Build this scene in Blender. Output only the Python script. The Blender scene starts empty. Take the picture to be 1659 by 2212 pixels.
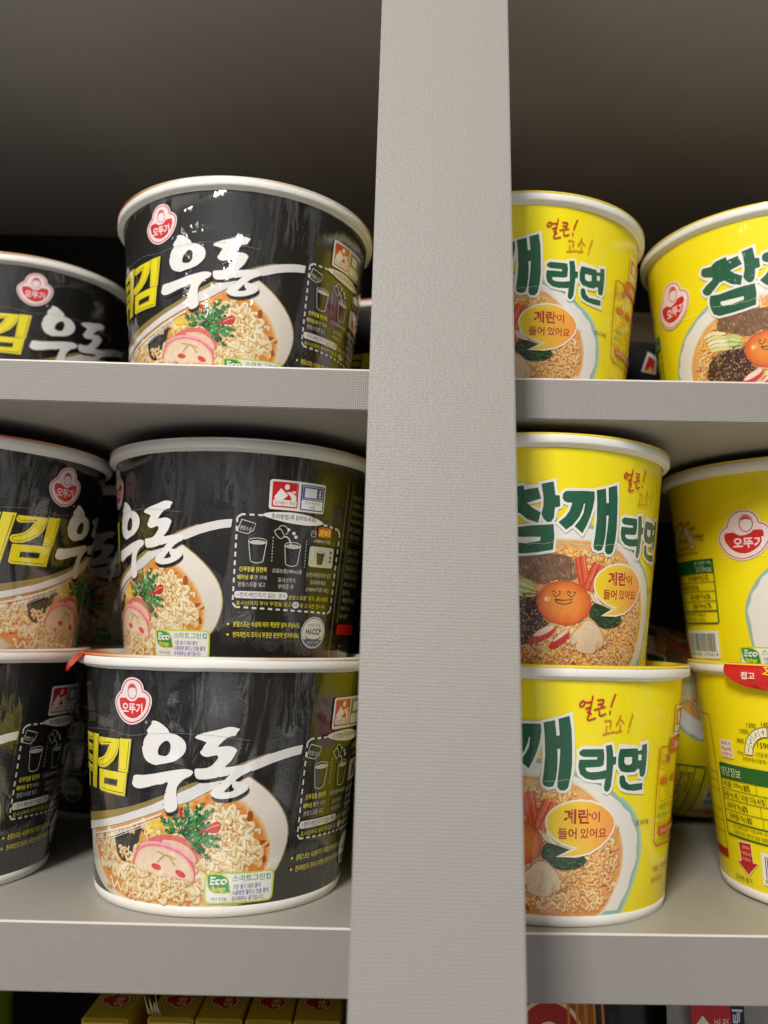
import bpy, math, random
from math import sin, cos, pi, atan2, floor, hypot
from mathutils import Vector, Matrix
from mathutils.geometry import tessellate_polygon

SC = bpy.context.scene
COL = SC.collection

# ------------------------------------------------------------------ camera
EYE = 0.12051                       # eye height above the lower shelf top
PITCH, ROLL = 0.13813, 0.02364
cam_d = bpy.data.cameras.new('camera')
cam = bpy.data.objects.new('camera', cam_d); COL.objects.link(cam)
r0, u0, f0 = Vector((1, 0, 0)), Vector((0, -sin(PITCH), cos(PITCH))), Vector((0, cos(PITCH), sin(PITCH)))
ax = r0 * cos(ROLL) + u0 * sin(ROLL)
ay = -r0 * sin(ROLL) + u0 * cos(ROLL)
cam.matrix_world = Matrix(((ax.x, ay.x, -f0.x, 0), (ax.y, ay.y, -f0.y, 0), (ax.z, ay.z, -f0.z, EYE), (0, 0, 0, 1)))
cam_d.sensor_fit = 'VERTICAL'; cam_d.sensor_height = 36.0
cam_d.lens = 36.0 * 1850.07 / 2212.0
cam_d.clip_start = 0.01; cam_d.clip_end = 50
cam_d.dof.use_dof = True; cam_d.dof.focus_distance = 0.375; cam_d.dof.aperture_fstop = 8.5
SC.camera = cam

# ------------------------------------------------------------------ view, world, lamps
SC.view_settings.view_transform = 'Standard'
SC.view_settings.look = 'None'
SC.view_settings.exposure = 0.0
SC.view_settings.gamma = 1.0
SC.view_settings.use_curve_mapping = False
SC.render.engine = 'CYCLES'
SC.cycles.use_denoising = True
SC.cycles.max_bounces = 8
SC.cycles.caustics_reflective = False
SC.cycles.caustics_refractive = False

def nd(nt, t, **kw):
    n = nt.nodes.new(t)
    for k, v in kw.items():
        setattr(n, k, v)
    return n

W = bpy.data.worlds.new('World'); SC.world = W; W.use_nodes = True
nt = W.node_tree; nt.nodes.clear()
wo = nd(nt, 'ShaderNodeOutputWorld'); bg = nd(nt, 'ShaderNodeBackground')
tc = nd(nt, 'ShaderNodeTexCoord'); sx = nd(nt, 'ShaderNodeSeparateXYZ')
nt.links.new(tc.outputs['Generated'], sx.inputs[0])
rp = nd(nt, 'ShaderNodeValToRGB')                      # floor, facing aisle, ceiling of the shop
e = rp.color_ramp.elements
e[0].position = 0.0; e[0].color = (.62, .61, .595, 1)
e[1].position = 1.0; e[1].color = (.62, .595, .55, 1)
for p_, c_ in ((.27, (.62, .61, .595, 1)), (.35, (.30, .297, .29, 1)), (.46, (.20, .197, .192, 1)), (.53, (.14, .138, .135, 1)), (.62, (.14, .138, .135, 1)), (.72, (.44, .425, .40, 1))):
    q_ = e.new(p_); q_.color = c_
mp = nd(nt, 'ShaderNodeMapRange'); mp.inputs[1].default_value = -1; mp.inputs[2].default_value = 1
nt.links.new(sx.outputs[2], mp.inputs[0]); nt.links.new(mp.outputs[0], rp.inputs[0])
vm = nd(nt, 'ShaderNodeVectorMath', operation='MULTIPLY'); vm.inputs[1].default_value = (5.5, 5.5, 2.4)
vo = nd(nt, 'ShaderNodeTexVoronoi', distance='CHEBYCHEV'); vo.inputs['Scale'].default_value = 1.0
nt.links.new(tc.outputs['Generated'], vm.inputs[0]); nt.links.new(vm.outputs[0], vo.inputs[0])
bw = nd(nt, 'ShaderNodeRGBToBW'); nt.links.new(vo.outputs['Color'], bw.inputs[0])
m2 = nd(nt, 'ShaderNodeMapRange'); m2.inputs[1].default_value = .25; m2.inputs[2].default_value = .75
m2.inputs[3].default_value = .12; m2.inputs[4].default_value = 1.9
nt.links.new(bw.outputs[0], m2.inputs[0])
mx = nd(nt, 'ShaderNodeVectorMath', operation='SCALE')
nt.links.new(rp.outputs[0], mx.inputs[0]); nt.links.new(m2.outputs[0], mx.inputs['Scale'])
nt.links.new(mx.outputs[0], bg.inputs[0]); bg.inputs[1].default_value = .92
nt.links.new(bg.outputs[0], wo.inputs[0])

def area(name, loc, target, sx_, sy_, power, col):
    d = bpy.data.lights.new(name, 'AREA'); d.shape = 'RECTANGLE'; d.size = sx_; d.size_y = sy_; d.energy = power; d.color = col
    o = bpy.data.objects.new(name, d); COL.objects.link(o); o.location = loc
    o.rotation_euler = (Vector(target) - Vector(loc)).to_track_quat('-Z', 'Y').to_euler()
    return o
WARM = (1.0, .965, .915)
area('ceiling_lamp', (-0.50, -1.05, 1.16), (0, .3, .12), .35, .60, 33, WARM)
area('ceiling_lamp', (-3.1, -2.75, 1.35), (0, .35, .15), .26, .15, 6, WARM)

# ------------------------------------------------------------------ helpers: materials
def lin(c):
    return tuple((x / 255 / 12.92) if x / 255 <= .04045 else ((x / 255 + .055) / 1.055) ** 2.4 for x in c)

def mat(name, col=None, rough=.5, spec=.5, coat=0, coat_r=.05, metal=0):
    m = bpy.data.materials.new(name); m.use_nodes = True
    b = m.node_tree.nodes['Principled BSDF']
    if col is not None:
        b.inputs['Base Color'].default_value = (*lin(col), 1)
    b.inputs['Roughness'].default_value = rough
    b.inputs['Specular IOR Level'].default_value = spec
    b.inputs['Coat Weight'].default_value = coat
    b.inputs['Coat Roughness'].default_value = coat_r
    b.inputs['Metallic'].default_value = metal
    return m, m.node_tree, b

def coord(nt, scale, kind='Object'):
    t = nd(nt, 'ShaderNodeTexCoord'); v = nd(nt, 'ShaderNodeMapping')
    v.inputs['Scale'].default_value = scale
    nt.links.new(t.outputs[kind], v.inputs[0])
    return v.outputs[0]

def noise(nt, vec, scale=1, detail=3, rough=.55, dist=0):
    n = nd(nt, 'ShaderNodeTexNoise'); n.inputs['Scale'].default_value = scale
    n.inputs['Detail'].default_value = detail; n.inputs['Roughness'].default_value = rough; n.inputs['Distortion'].default_value = dist
    nt.links.new(vec, n.inputs['Vector'])
    return n.outputs['Fac']

def bump(nt, h, strength, dist, prev=None):
    b = nd(nt, 'ShaderNodeBump'); b.inputs['Strength'].default_value = strength; b.inputs['Distance'].default_value = dist
    nt.links.new(h, b.inputs['Height'])
    if prev is not None:
        nt.links.new(prev, b.inputs['Normal'])
    return b.outputs[0]

def math_(nt, op, a, b=None):
    n = nd(nt, 'ShaderNodeMath', operation=op)
    for i, x in enumerate((a, b)):
        if x is None: continue
        if isinstance(x, (int, float)): n.inputs[i].default_value = x
        else: nt.links.new(x, n.inputs[i])
    return n.outputs[0]

def print_material(name, coat, wr, ior=1.55):
    """printed paper under clear shrink film; vertex colour is the ink, its alpha the grain of the printed photograph"""
    m, nt, b = mat(name, None, .55, .25, coat, .035)
    b.inputs['Coat IOR'].default_value = ior
    at = nd(nt, 'ShaderNodeAttribute', attribute_name='ink')
    n1 = noise(nt, coord(nt, (1, 1, 1)), 1100, 3, .6, .6)
    mr = nd(nt, 'ShaderNodeMapRange'); mr.inputs[1].default_value = .3; mr.inputs[2].default_value = .7
    mr.inputs[3].default_value = .45; mr.inputs[4].default_value = 1.35
    n1b = noise(nt, coord(nt, (1, 1, 1)), 380, 2, .5, .4)
    nt.links.new(math_(nt, 'ADD', math_(nt, 'MULTIPLY', n1, .55), math_(nt, 'MULTIPLY', n1b, .45)), mr.inputs[0])
    k = math_(nt, 'ADD', math_(nt, 'MULTIPLY', math_(nt, 'SUBTRACT', mr.outputs[0], 1.0), at.outputs['Alpha']), 1.0)
    sc = nd(nt, 'ShaderNodeVectorMath', operation='SCALE')
    nt.links.new(at.outputs['Color'], sc.inputs[0]); nt.links.new(k, sc.inputs['Scale'])
    nt.links.new(sc.outputs[0], b.inputs['Base Color'])
    grain = noise(nt, coord(nt, (1, 1, 1)), 900, 2)
    nt.links.new(bump(nt, grain, .10, .0004), b.inputs['Normal'])
    # shrink film: broad ripples, tall creases, orange peel
    w1 = noise(nt, coord(nt, (26, 26, 15)), 1, 1, .4, 1.0)
    w2 = noise(nt, coord(nt, (170, 170, 60)), 1, 2, .5, .7)
    cr = nd(nt, 'ShaderNodeValToRGB'); cr.color_ramp.elements[0].position = .54; cr.color_ramp.elements[1].position = .68
    nt.links.new(noise(nt, coord(nt, (22, 22, 26)), 1, 1), cr.inputs[0])
    h1 = bump(nt, w1, wr * .75, .006)
    h2 = bump(nt, math_(nt, 'MULTIPLY', w2, cr.outputs[0]), wr * .6, .0016, h1)
    # gathers of the film under the rim
    so = nd(nt, 'ShaderNodeTexCoord'); sz = nd(nt, 'ShaderNodeSeparateXYZ'); nt.links.new(so.outputs['Object'], sz.inputs[0])
    gm = nd(nt, 'ShaderNodeMapRange', interpolation_type='SMOOTHSTEP'); gm.inputs[1].default_value = .074; gm.inputs[2].default_value = .094
    nt.links.new(sz.outputs[2], gm.inputs[0])
    gz = noise(nt, coord(nt, (210, 210, 34)), 1, 1, .5, .8)
    gk = math_(nt, 'MULTIPLY', gm.outputs[0], math_(nt, 'MULTIPLY', gz, noise(nt, coord(nt, (30, 30, 6)), 1, 1)))
    h2 = bump(nt, gk, wr * .4, .0016, h2)
    h3 = bump(nt, grain, .14, .00035, h2)
    nt.links.new(h3, b.inputs['Coat Normal'])
    return m

M_DARK = print_material('dark_print', 1.0, 1.0, 2.05)
M_YEL = print_material('yellow_print', .75, .8)
M_FLAT = print_material('carton_print', .25, .3)

m, nt, b = mat('white_paper', (236, 233, 226), .5, .4, .35, .08)
nt.links.new(bump(nt, noise(nt, coord(nt, (1, 1, 1)), 420, 3), .25, .0006), b.inputs['Normal'])
nt.links.new(bump(nt, noise(nt, coord(nt, (60, 60, 200)), 1, 2), .4, .0006), b.inputs['Coat Normal'])
M_WHITE = m
m, nt, b = mat('dark_cup_lid', None, .4, .5, .5, .06)
rl = nd(nt, 'ShaderNodeValToRGB'); q_ = rl.color_ramp.elements
q_[0].position = .40; q_[0].color = (*lin((232, 224, 212)), 1); q_[1].position = .66; q_[1].color = (*lin((208, 84, 60)), 1)
k_ = q_.new(.54); k_.color = (*lin((226, 168, 110)), 1)
nt.links.new(noise(nt, coord(nt, (1, 1, 1)), 26, 1), rl.inputs[0])
M_LIDD, RLD = m, rl.outputs[0]
def lid_dark_picture(m, edge, pic):
    nt = m.node_tree; b = nt.nodes['Principled BSDF']                # picture inside the sealed edge, made dark to cut bounce onto the shelf above
    t = nd(nt, 'ShaderNodeTexCoord'); s = nd(nt, 'ShaderNodeVectorMath', operation='MULTIPLY'); s.inputs[1].default_value = (1, 1, 0)
    l = nd(nt, 'ShaderNodeVectorMath', operation='LENGTH'); nt.links.new(t.outputs['Object'], s.inputs[0]); nt.links.new(s.outputs[0], l.inputs[0])
    g = math_(nt, 'LESS_THAN', l.outputs['Value'], .0655)
    rl = nd(nt, 'ShaderNodeValToRGB'); rl.color_ramp.elements[0].color = (*lin(pic[0]), 1); rl.color_ramp.elements[1].color = (*lin(pic[1]), 1)
    rl.color_ramp.elements[0].position = .4; rl.color_ramp.elements[1].position = .6
    nt.links.new(noise(nt, coord(nt, (1, 1, 1)), 120, 3), rl.inputs[0])
    x = nd(nt, 'ShaderNodeMix', data_type='RGBA'); nt.links.new(g, x.inputs[0]); nt.links.new(rl.outputs[0], x.inputs[7])
    if isinstance(edge, tuple): x.inputs[6].default_value = (*lin(edge), 1)
    else: nt.links.new(edge, x.inputs[6])
    nt.links.new(x.outputs[2], b.inputs['Base Color'])
M_LIDY = mat('yellow_cup_lid', (238, 214, 60), .4, .5, .5, .06)[0]
lid_dark_picture(M_LIDD, RLD, ((34, 28, 26), (110, 62, 36)))
lid_dark_picture(M_LIDY, (238, 214, 60), ((96, 50, 26), (150, 92, 40)))
m, nt, b = mat('red_tab', (206, 26, 36), .35, .5, .8, .05)
nt.links.new(bump(nt, noise(nt, coord(nt, (300, 300, 140)), 1, 3), .9, .0016), b.inputs['Coat Normal'])
M_TAB = m

def board_material(name, col, rough, amp):
    m, nt, b = mat(name, None, rough, .35)
    n = noise(nt, coord(nt, (1, 1, 1)), 9, 3)
    mr = nd(nt, 'ShaderNodeMapRange'); mr.inputs[3].default_value = 1 - amp; mr.inputs[4].default_value = 1 + amp
    nt.links.new(n, mr.inputs[0])
    s = nd(nt, 'ShaderNodeVectorMath', operation='SCALE'); s.inputs[0].default_value = lin(col)
    nt.links.new(mr.outputs[0], s.inputs['Scale']); nt.links.new(s.outputs[0], b.inputs['Base Color'])
    rr = nd(nt, 'ShaderNodeMapRange'); rr.inputs[3].default_value = rough - .10; rr.inputs[4].default_value = rough + .16
    nt.links.new(noise(nt, coord(nt, (14, 60, 60)), 1, 4, .65, .8), rr.inputs[0]); nt.links.new(rr.outputs[0], b.inputs['Roughness'])
    nt.links.new(bump(nt, noise(nt, coord(nt, (1, 1, 1)), 700, 2), .12, .0003), b.inputs['Normal'])
    return m
M_BOARD = board_material('laminate_board', (163, 159, 151), .42, .05)
M_BACK = board_material('back_board', (26, 24, 22), .6, .05)

def post_material():
    """embossed foil: rows of short dashes, as on leather-grain shelf cladding"""
    m, nt, b = mat('embossed_post_foil', (148, 144, 139), .42, .4)
    t = nd(nt, 'ShaderNodeTexCoord'); s = nd(nt, 'ShaderNodeSeparateXYZ'); nt.links.new(t.outputs['Object'], s.inputs[0])
    wob = noise(nt, coord(nt, (700, 1, 420)), 1, 2)
    zz = math_(nt, 'ADD', math_(nt, 'MULTIPLY', s.outputs[2], 2 * pi / .00125), math_(nt, 'MULTIPLY', wob, 5.0))
    row = math_(nt, 'SINE', zz)
    xx = math_(nt, 'ADD', math_(nt, 'MULTIPLY', s.outputs[0], 2 * pi / .0023), math_(nt, 'MULTIPLY', noise(nt, coord(nt, (420, 1, 800)), 1, 1), 20.0))
    dash = math_(nt, 'SINE', xx)
    h = math_(nt, 'ADD', math_(nt, 'MULTIPLY', row, .6), math_(nt, 'MULTIPLY', math_(nt, 'MULTIPLY', row, dash), .6))
    h = math_(nt, 'ADD', h, math_(nt, 'MULTIPLY', noise(nt, coord(nt, (1400, 1400, 1400)), 1, 2), .6))
    nt.links.new(bump(nt, h, .25, .00022), b.inputs['Normal'])
    return m
M_POST = post_material()

def edge_material():
    m, nt, b = mat('dimpled_edge_band', (144, 139, 134), .40, .4)
    t = nd(nt, 'ShaderNodeTexCoord'); s = nd(nt, 'ShaderNodeSeparateXYZ'); nt.links.new(t.outputs['Object'], s.inputs[0])
    a = math_(nt, 'MULTIPLY', s.outputs[0], 2 * pi / .00165); c = math_(nt, 'MULTIPLY', s.outputs[2], 2 * pi / .00150)
    h = math_(nt, 'MULTIPLY', math_(nt, 'SINE', math_(nt, 'ADD', a, c)), math_(nt, 'SINE', math_(nt, 'SUBTRACT', a, c)))
    h = math_(nt, 'ADD', h, math_(nt, 'MULTIPLY', noise(nt, coord(nt, (700, 700, 700)), 1, 2), .7))
    nt.links.new(bump(nt, h, .42, .00024), b.inputs['Normal'])
    return m
M_EDGE = edge_material()

# ------------------------------------------------------------------ helpers: meshes
def link(name, me, parent=None, m=None):
    o = bpy.data.objects.new(name, me); COL.objects.link(o)
    if m: me.materials.append(m)
    if parent: o.parent = parent
    return o

def empty(name, loc, label, cat, group=None):
    o = bpy.data.objects.new(name, None); COL.objects.link(o); o.location = loc; o.empty_display_size = .03
    tag(o, label, cat, group); return o

def tag(o, label, cat, group=None):
    o['label'] = label; o['category'] = cat
    if group: o['group'] = group

def box_mesh(name, x0, x1, y0, y1, z0, z1, bev=.0008):
    import bmesh
    bm = bmesh.new(); bmesh.ops.create_cube(bm, size=1)
    for v in bm.verts:
        v.co = Vector(((x0 + x1) / 2 + v.co.x * (x1 - x0), (y0 + y1) / 2 + v.co.y * (y1 - y0), (z0 + z1) / 2 + v.co.z * (z1 - z0)))
    if bev:
        bmesh.ops.bevel(bm, geom=bm.edges[:], offset=bev, segments=2, affect='EDGES')
    me = bpy.data.meshes.new(name); bm.to_mesh(me); bm.free()
    return me

def lathe(name, prof, n=144, smooth=True, a0=0, a1=2 * pi):
    full = abs(a1 - a0 - 2 * pi) < 1e-6
    k = n if full else n + 1
    vs, fs = [], []
    for i in range(k):
        a = a0 + (a1 - a0) * i / n
        for r, z in prof:
            vs.append((r * sin(a), -r * cos(a), z))
    p = len(prof)
    for i in range(n):
        j = (i + 1) % k
        for q in range(p - 1):
            fs.append((i * p + q, j * p + q, j * p + q + 1, i * p + q + 1))
    me = bpy.data.meshes.new(name); me.from_pydata(vs, [], fs); me.validate()
    if smooth:
        me.polygons.foreach_set('use_smooth', [True] * len(me.polygons))
    me.update(); return me

# ------------------------------------------------------------------ printing on a cup: flat art in millimetres wrapped on the cone
RB, RT, RR, HC = .05735, .06815, .0715, .10752
HB = HC - .005
R0 = 63.0
NF = 180
DU = R0 * 2 * pi / NF
TANA = (RT - RB) / HB

def wrap(u, v, off):
    a = u / DU; k = floor(a); f = a - k
    r = RB + (RT - RB) * v / 100 + off
    p0, p1 = k * 2 * pi / NF, (k + 1) * 2 * pi / NF
    return (r * (sin(p0) * (1 - f) + sin(p1) * f), -r * (cos(p0) * (1 - f) + cos(p1) * f), HB * v / 100)

_font = bpy.data.curves.new('font', 'FONT'); _font.size = 1; _font.resolution_u = 3
_font_o = bpy.data.objects.new('font', _font)
_tc = {}
def glyphs(s, bold):
    key = (s, bold)
    if key not in _tc:
        if _font_o.name not in COL.objects: COL.objects.link(_font_o)
        _font.body = s; _font.offset = bold
        bpy.context.view_layer.update()
        dg = bpy.context.evaluated_depsgraph_get()
        oe = _font_o.evaluated_get(dg); me = oe.to_mesh()
        vs = [(v.co.x, v.co.y) for v in me.vertices]; fs = [tuple(p.vertices) for p in me.polygons]
        oe.to_mesh_clear()
        x0 = min(v[0] for v in vs); x1 = max(v[0] for v in vs)
        y0 = min(v[1] for v in vs); y1 = max(v[1] for v in vs)
        _tc[key] = ([((x - x0), (y - y0)) for x, y in vs], fs, x1 - x0, y1 - y0)
    return _tc[key]

def chaikin(p, n=1, closed=True):
    for _ in range(n):
        q = []
        m = len(p)
        rng = range(m) if closed else range(m - 1)
        if not closed: q.append(p[0])
        for i in rng:
            a, b_ = p[i], p[(i + 1) % m]
            q.append((a[0] * .75 + b_[0] * .25, a[1] * .75 + b_[1] * .25))
            q.append((a[0] * .25 + b_[0] * .75, a[1] * .25 + b_[1] * .75))
        if not closed: q.append(p[-1])
        p = q
    return p

def inside(p, poly):
    x, y = p; c = False; j = len(poly) - 1
    for i in range(len(poly)):
        xi, yi = poly[i]; xj, yj = poly[j]
        if (yi > y) != (yj > y) and x < (xj - xi) * (y - yi) / (yj - yi + 1e-12) + xi: c = not c
        j = i
    return c

def offset_poly(p, d):
    m = len(p); area2 = sum(p[i][0] * p[(i + 1) % m][1] - p[(i + 1) % m][0] * p[i][1] for i in range(m))
    s = 1 if area2 > 0 else -1
    out = []
    for i in range(m):
        a, b_, c = p[i - 1], p[i], p[(i + 1) % m]
        n1 = (b_[1] - a[1], a[0] - b_[0]); n2 = (c[1] - b_[1], b_[0] - c[0])
        l1 = hypot(*n1) or 1; l2 = hypot(*n2) or 1
        n = (n1[0] / l1 + n2[0] / l2, n1[1] / l1 + n2[1] / l2); l = hypot(*n) or 1
        k = min(1.6, 2 / max(l, .5)) if l > .3 else 1
        out.append((b_[0] + s * n[0] / l * d * k, b_[1] + s * n[1] / l * d * k))
    return out

class Art:
    """collects coloured polygons in (u, v) mm with a layer; build() wraps them"""
    def __init__(s, flat=False):
        s.P = []; s.lv = 0.0; s.flat = flat
    def layer(s, d=.05):
        s.lv += d * .2
    def face(s, pts, cols, grain):
        if s.flat:
            s.P.append((pts, cols, grain, s.lv)); return
        us = [p[0] for p in pts]; lo, hi = min(us), max(us)
        if hi - lo < DU * .5 or floor(lo / DU + 1e-6) == floor(hi / DU - 1e-6):
            s.P.append((pts, cols, grain, s.lv)); return
        k0 = floor(lo / DU + 1e-9); k1 = floor(hi / DU - 1e-9)
        cur = list(zip(pts, cols))
        for k in range(k0, k1 + 1):
            x = (k + 1) * DU
            L, Rr_ = [], []
            n = len(cur)
            for i in range(n):
                (p, c), (q, d) = cur[i], cur[(i + 1) % n]
                if p[0] <= x: L.append((p, c))
                if p[0] >= x: Rr_.append((p, c))
                if (p[0] - x) * (q[0] - x) < 0:
                    t = (x - p[0]) / (q[0] - p[0])
                    z = ((x, p[1] + t * (q[1] - p[1])), tuple(c[j] + t * (d[j] - c[j]) for j in range(3)))
                    L.append(z); Rr_.append(z)
            if k == k1: L = cur
            if len(L) >= 3:
                s.P.append(([z[0] for z in L], [z[1] for z in L], grain, s.lv))
            if k == k1 or len(Rr_) < 3: break
            cur = Rr_
    def poly(s, pts, col, holes=(), grain=0.0, smooth=0, cols=None):
        """filled polygon; cols(u, v) may give an ink gradient"""
        if smooth: pts = chaikin(pts, smooth); holes = [chaikin(h, smooth) for h in holes]
        loops = [[Vector((x, y, 0)) for x, y in pts]] + [[Vector((x, y, 0)) for x, y in h] for h in holes]
        flat = [q for l in loops for q in l]
        c = lin(col) if cols is None else None
        lv = s.lv
        for t in tessellate_polygon(loops):
            P = [(flat[i].x, flat[i].y) for i in t]
            s.lv = lv
            s.face(P, [c] * 3 if cols is None else [lin(cols(*q)) for q in P], grain)
        s.lv = lv + .00016
    def rect(s, u0_, v0_, u1_, v1_, col, r=0, grain=0):
        if r:
            pts = []
            for cx, cy, a in ((u1_ - r, v1_ - r, 0), (u0_ + r, v1_ - r, 90), (u0_ + r, v0_ + r, 180), (u1_ - r, v0_ + r, 270)):
                for k in range(5):
                    t = math.radians(a + k * 22.5); pts.append((cx + r * cos(t), cy + r * sin(t)))
        else:
            pts = [(u0_, v0_), (u1_, v0_), (u1_, v1_), (u0_, v1_)]
        s.poly(pts, col, grain=grain)
    def ell(s, u, v, a, b_, col, rot=0, grain=0, n=28):
        cr, sr = cos(rot), sin(rot)
        s.poly([(u + a * cos(t) * cr - b_ * sin(t) * sr, v + a * cos(t) * sr + b_ * sin(t) * cr) for t in (2 * pi * k / n for k in range(n))], col, grain=grain)
    def ball(s, u, v, a, b_, stops, rot=0, grain=0, n=40, hu=0, hv=0):
        """printed picture of something round: concentric ink gradient, stops = [(radius, colour)...] from the middle out"""
        cr, sr = cos(rot), sin(rot)
        def pt(r, t):
            o = 1 - r
            return (u + hu * o + r * (a * cos(t) * cr - b_ * sin(t) * sr), v + hv * o + r * (a * cos(t) * sr + b_ * sin(t) * cr))
        lv = s.lv
        for (ra, ca), (rb_, cb) in zip(stops[:-1], stops[1:]):
            ca, cb = lin(ca), lin(cb)
            for k in range(n):
                t0, t1 = 2 * pi * k / n, 2 * pi * (k + 1) / n
                s.lv = lv
                if ra == 0: s.face([pt(0, 0), pt(rb_, t0), pt(rb_, t1)], [ca, cb, cb], grain)
                else: s.face([pt(ra, t0), pt(rb_, t0), pt(rb_, t1), pt(ra, t1)], [ca, cb, cb, ca], grain)
        s.lv = lv + .00016
    def line(s, pts, w, col, closed=False, grain=0, taper=False, caps=False):
        m = len(pts); c = lin(col)
        if m < 2: return
        L, Rr_ = [], []
        for i in range(m):
            a = pts[i - 1] if (i or closed) else pts[i]
            b_ = pts[(i + 1) % m] if (i < m - 1 or closed) else pts[i]
            t = (b_[0] - a[0], b_[1] - a[1]); l = hypot(*t) or 1
            n = (-t[1] / l, t[0] / l)
            k = 1.0
            if 0 < i < m - 1 or closed:
                p, q = pts[i - 1], pts[i]
                e1 = (q[0] - p[0], q[1] - p[1]); l1 = hypot(*e1) or 1
                k = 1 / max(.5, abs(n[0] * -e1[1] / l1 + n[1] * e1[0] / l1))
            h = w / 2 * k
            if taper: h *= .35 + .65 * sin(pi * (i + .6) / (m + .2))
            L.append((pts[i][0] + n[0] * h, pts[i][1] + n[1] * h)); Rr_.append((pts[i][0] - n[0] * h, pts[i][1] - n[1] * h))
        lv = s.lv
        for i in range(m if closed else m - 1):
            j = (i + 1) % m
            s.lv = lv + i * .00003
            s.face([L[i], Rr_[i], Rr_[j], L[j]], [c] * 4, grain)
        s.lv = lv + .00016
        if caps:
            s.ell(*pts[0], w / 2, w / 2, col, n=10); s.ell(*pts[-1], w / 2, w / 2, col, n=10)
    def outline(s, pts, w, col):
        s.line(pts, w * 2, col, closed=True)
        for p in pts: s.ell(p[0], p[1], w, w, col, n=10)
    def dashes(s, pts, w, col, on, gap):
        acc = 0.0
        for a, b_ in zip(pts[:-1], pts[1:]):
            l = hypot(b_[0] - a[0], b_[1] - a[1]); t = 0.0
            while t < l:
                e_ = min(l, t + on)
                f = lambda k: (a[0] + (b_[0] - a[0]) * k / l, a[1] + (b_[1] - a[1]) * k / l)
                s.line([f(t), f(e_)], w, col); t = e_ + gap
    def text(s, txt, u, v, h, col, fit=None, bold=0.0, align='L', rot=0, slant=0, arc=None):
        """lettering: (u, v) its lower left corner (or lower middle), h its height, fit its width"""
        vs, fs, wx, hy = glyphs(txt, 0.0)
        k = h / hy; kx = (fit / wx) if fit else k
        w = wx * kx; ox = -w / 2 if align == 'C' else (-w if align == 'R' else 0)
        cr, sr = cos(rot), sin(rot); c = lin(col)
        q = []
        for x, y in vs:
            X, Y = x * kx + ox + slant * y * k, y * k
            q.append((u + X * cr - Y * sr, v + X * sr + Y * cr))
        lv = s.lv
        d = bold * 1.15
        sh = [(0, 0)] if not bold else [(-d * kx, -d * k), (d * kx, -d * k), (-d * kx, d * k), (d * kx, d * k), (0, 0)]
        for n_, (dx, dy) in enumerate(sh):
            for f in fs:
                s.lv = lv + n_ * .0001
                s.face([(q[i][0] + dx * cr - dy * sr, q[i][1] + dx * sr + dy * cr) for i in f], [c] * len(f), 0)
        s.lv = lv + .0006
    def build(s, name, body=None, body_col=None):
        """one mesh: the cone of the sleeve itself plus its printing"""
        vs, fs, cs, ns = [], [], [], []
        if body:
            v0_, v1_ = body; c = lin(body_col)
            for i in range(NF):
                k = len(vs)
                for u, v in ((i * DU, v0_), ((i + 1) * DU, v0_), ((i + 1) * DU, v1_), (i * DU, v1_)):
                    vs.append(wrap(u, v, 0)); cs.append((*c, 0.0)); ns.append(s.normal(u))
                fs.append((k, k + 1, k + 2, k + 3))
        for pts, cols, g, lv in s.P:
            k = len(vs)
            ar = sum(pts[i][0] * pts[(i + 1) % len(pts)][1] - pts[(i + 1) % len(pts)][0] * pts[i][1] for i in range(len(pts)))
            if ar < 0: pts = pts[::-1]; cols = cols[::-1]
            for p, c in zip(pts, cols):
                vs.append(wrap(p[0], p[1], lv * .001) if not s.flat else (p[0] * .001, -lv * .001, p[1] * .001))
                cs.append((*c, g)); ns.append(s.normal(p[0]) if not s.flat else (0, -1, 0))
            fs.append(tuple(range(k, k + len(pts))))
        me = bpy.data.meshes.new(name); me.from_pydata(vs, [], fs)
        at = me.attributes.new('ink', 'FLOAT_COLOR', 'POINT')
        at.data.foreach_set('color', [x for c in cs for x in c])
        me.polygons.foreach_set('use_smooth', [True] * len(me.polygons))
        me.update()
        me.normals_split_custom_set_from_vertices(ns)
        return me
    def normal(s, u):
        p = u / R0; l = hypot(1, TANA)
        return (sin(p) / l, -cos(p) / l, -TANA / l)

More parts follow.
